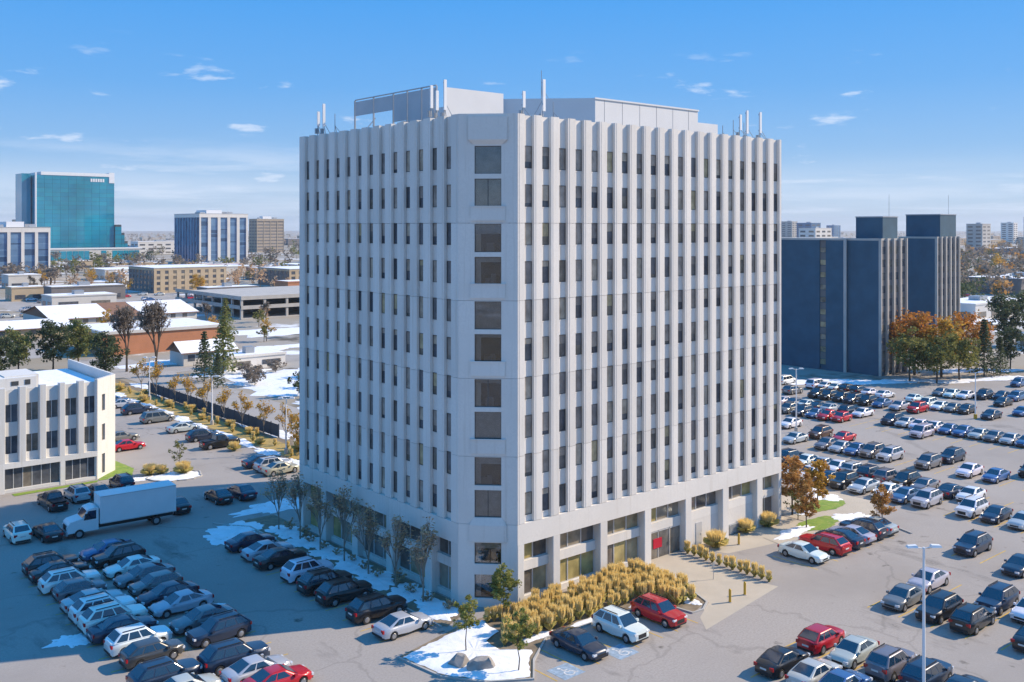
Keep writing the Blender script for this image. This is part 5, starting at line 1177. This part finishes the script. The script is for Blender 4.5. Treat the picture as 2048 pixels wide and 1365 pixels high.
# evergreens and broadleaves at middle distance
pineA = broadleaf(60,11,3.6,2.2,'leaf_pine',52,60,.28,tr=.2); pineB = broadleaf(61,10,3.4,2.0,'leaf_green',52,60,.28,tr=.2)
con = conifer(62,13,3.0,'leaf_pine',.30); conB = conifer(63,12,3.2,'leaf_green',.30)
orangeB = broadleaf(64,14,5.6,3,'leaf_orange',56,50,.36,tr=.3); goldB = broadleaf(65,13,5.2,3,'leaf_gold',52,50,.36,tr=.3); oliveB = broadleaf(66,9.5,4.2,2,'leaf_olive',46,48,.32,tr=.22)
bareB = bare(67,16,.5,'twig',3,.22,.28,5,'bark',.26)
for ms, x, y, s_, nm, lb in ((pineB,54,222,1.0,'evergreen_tree','rounded green tree behind the low office, far from the bare tree'),(pineA,60.5,221,1.05,'evergreen_tree','dark green tree in the middle of the clump behind the low office'),
    (pineB,66.5,224,1.1,'evergreen_tree','green tree with ragged top beside the orange brick wall'),(pineA,64.4,199,.95,'evergreen_tree','dark round pine by the verge before the orange brick wall'),(pineA,48,212,.9,'evergreen_tree','dark green tree directly behind the low office penthouse'),
    (con,80.6,190,.82,'conifer','dark conifer at the end of the orange brick wall'),(conB,88.0,197.5,1.08,'conifer','tall brown-green conifer right of the orange brick wall'),(con,79.5,181,.55,'conifer','small dark conifer below the taller pair'),(conB,120,268,.95,'conifer','slim conifer before the parking deck'),
    (goldB,186,446,.7,'autumn_tree','yellow-green tree in front of the tan apartment block'),
    (bareB,75.4,202,1.0,'bare_tree','tall bare tree rising across the orange brick wall'),(bareB,73.5,214,.9,'bare_tree','second bare tree behind the orange brick wall\'s tall one'),
    (orangeB,198,101.5,1.0,'autumn_tree','big orange tree before the far dark block'),(goldB,199.5,96.5,.95,'autumn_tree','golden tree below the orange crown by the dark block'),(orangeB,214,97.5,.93,'autumn_tree','orange tree right of the far dark block'),
    (oliveB,188.5,97.6,1.0,'broadleaf_tree','grey-olive tree at the corner of the finned block'),(oliveB,190.8,93.2,.95,'broadleaf_tree','grey-olive tree next to the car park edge'),(oliveB,198,92.0,.98,'broadleaf_tree','olive tree under the orange tree, towards the conifer'),
    (con,207.6,91.3,.96,'conifer','narrow dark conifer in front of the orange tree'),(con,211.2,89.6,.66,'conifer','shorter dark conifer beside the narrow one'),(pineA,222,92,.85,'evergreen_tree','dark tree right of the conifers'),(pineA,228,86,.9,'evergreen_tree','dark tree at the lot\'s far corner'),
    (pineA,262,110,1.25,'evergreen_tree','large dark evergreen behind the white kiosk'),(pineA,271,107,1.3,'evergreen_tree','large dark evergreen right of the white kiosk'),(bareB,250,124,.6,'bare_tree','brown bare tree on the snowfield right of the dark blocks'),
    (broadleaf(68,7,2.6,1,'leaf_rust',30,40,.28),300,165,1.2,'autumn_tree','round brown tree on the snowfield towards the motorway')):
    plant(ms,nm,lb,x,y,sc_=s_)
sub = [broadleaf(80,8,3.0,1.6,'leaf_olive',22,26,.34,tr=.16),broadleaf(81,9,3.0,1.8,'leaf_gold',20,24,.34,tr=.16),bare(82,10,.55,'twig',3,.22,.16,4,'bark',.24),broadleaf(83,9,3.2,1.4,'leaf_brown',22,26,.34,tr=.16)]
sn = ('olive-green','yellow','bare grey','brown'); rs = random.Random(14)
for i in range(84):
    d = rs.uniform(230,620); X_, Y_ = camxy(rs.uniform(-10,610), d)
    if any(a0-5 < X_ < a1+5 and b0-5 < Y_ < b1+5 for a0,a1,b0,b1 in ((77,108,242,266),(88,135,322,358),(144,205,309,368),(171,208,461,496),(62,88,296,314),(-200,420,345,372),(95,240,375,450))): continue
    q = rs.randrange(4); plant(sub[q],'suburb_tree',f'{sn[q]} tree among the low roofs of the left-hand suburb',X_,Y_,group='trees of the left-hand suburb',sc_=rs.uniform(.6,1.05))
# dark shrubs in the snowy hollow
hb = [broadleaf(70+i,3.2,1.9,.4,'leaf_pine' if i else 'twig',20,34,.2,tr=.08) for i in range(2)]
hs_ = random.Random(8)
for i in range(26):
    plant(hb[i%2],'shrub',('leafless' if i%2 == 0 else 'dark evergreen')+' shrub in the snowy hollow behind the tower',hs_.uniform(84,116),hs_.uniform(150,196),'shrub','shrubs in the snowy hollow',hs_.uniform(.7,1.4))
# woods and garden trees of the suburbs: masses
def wood(n, pxr, dr, leaf, seed, hh=(7,13), per=70):
    r = random.Random(seed); mb = MB()
    for _ in range(n):
        d = r.uniform(*dr); X_, Y_ = camxy(r.uniform(*pxr), d); h = r.uniform(*hh); rad = h*r.uniform(.3,.45)
        mb.tube((X_,Y_,0),(X_,Y_,h*.6),.25,.1,4,1,False)
        for _k in range(5):
            c_ = Vector((X_+r.uniform(-.6,.6)*rad, Y_+r.uniform(-.6,.6)*rad, h*r.uniform(.4,.85))); leaf_cloud(mb, c_, rad*.55, per//5, rad*.22, r)
    o = mb.build('woodland', [M[leaf], M['bark']]); o['label'] = 'far-off suburban trees that read as one mass'; o['category'] = 'woodland'; return stuff(o)
wood(150,(-30,620),(620,1400),'twig',1); wood(60,(-30,620),(600,1300),'leaf_olive',2); wood(40,(230,600),(480,640),'leaf_brown',3,(6,11)); wood(34,(-20,110),(520,560),'twig',4,(7,12))
wood(200,(1900,2090),(420,1500),'twig',5); wood(90,(1560,2090),(380,1500),'leaf_rust',6); wood(70,(1900,2090),(330,900),'leaf_pine',7,(6,11)); wood(420,(-40,2100),(1500,4200),'leaf_brown',8,(9,17),25); wood(300,(-40,2100),(1500,4600),'twig',10,(9,18),25); wood(160,(-40,2100),(1300,3600),'leaf_olive',11,(9,16),25); wood(70,(1570,2090),(700,2000),'leaf_gold',9)

for o in C.objects:
    if o.name.startswith('grass_clump'): o['kind'] = 'thing'
# thin cold-air haze over the whole district
me = MB().box(-9400,9400,-9400,9400,-1.5,125)
m = bpy.data.materials.new('haze'); m.use_nodes = True; nt = m.node_tree; nt.nodes.remove(nt.nodes['Principled BSDF'])
pv = nt.nodes.new('ShaderNodeVolumePrincipled'); pv.inputs['Color'].default_value = (.80,.88,1,1); pv.inputs['Density'].default_value = .00009; pv.inputs['Anisotropy'].default_value = .1
nt.links.new(pv.outputs[0], nt.nodes['Material Output'].inputs['Volume'])
stuff(me.build('haze', m))
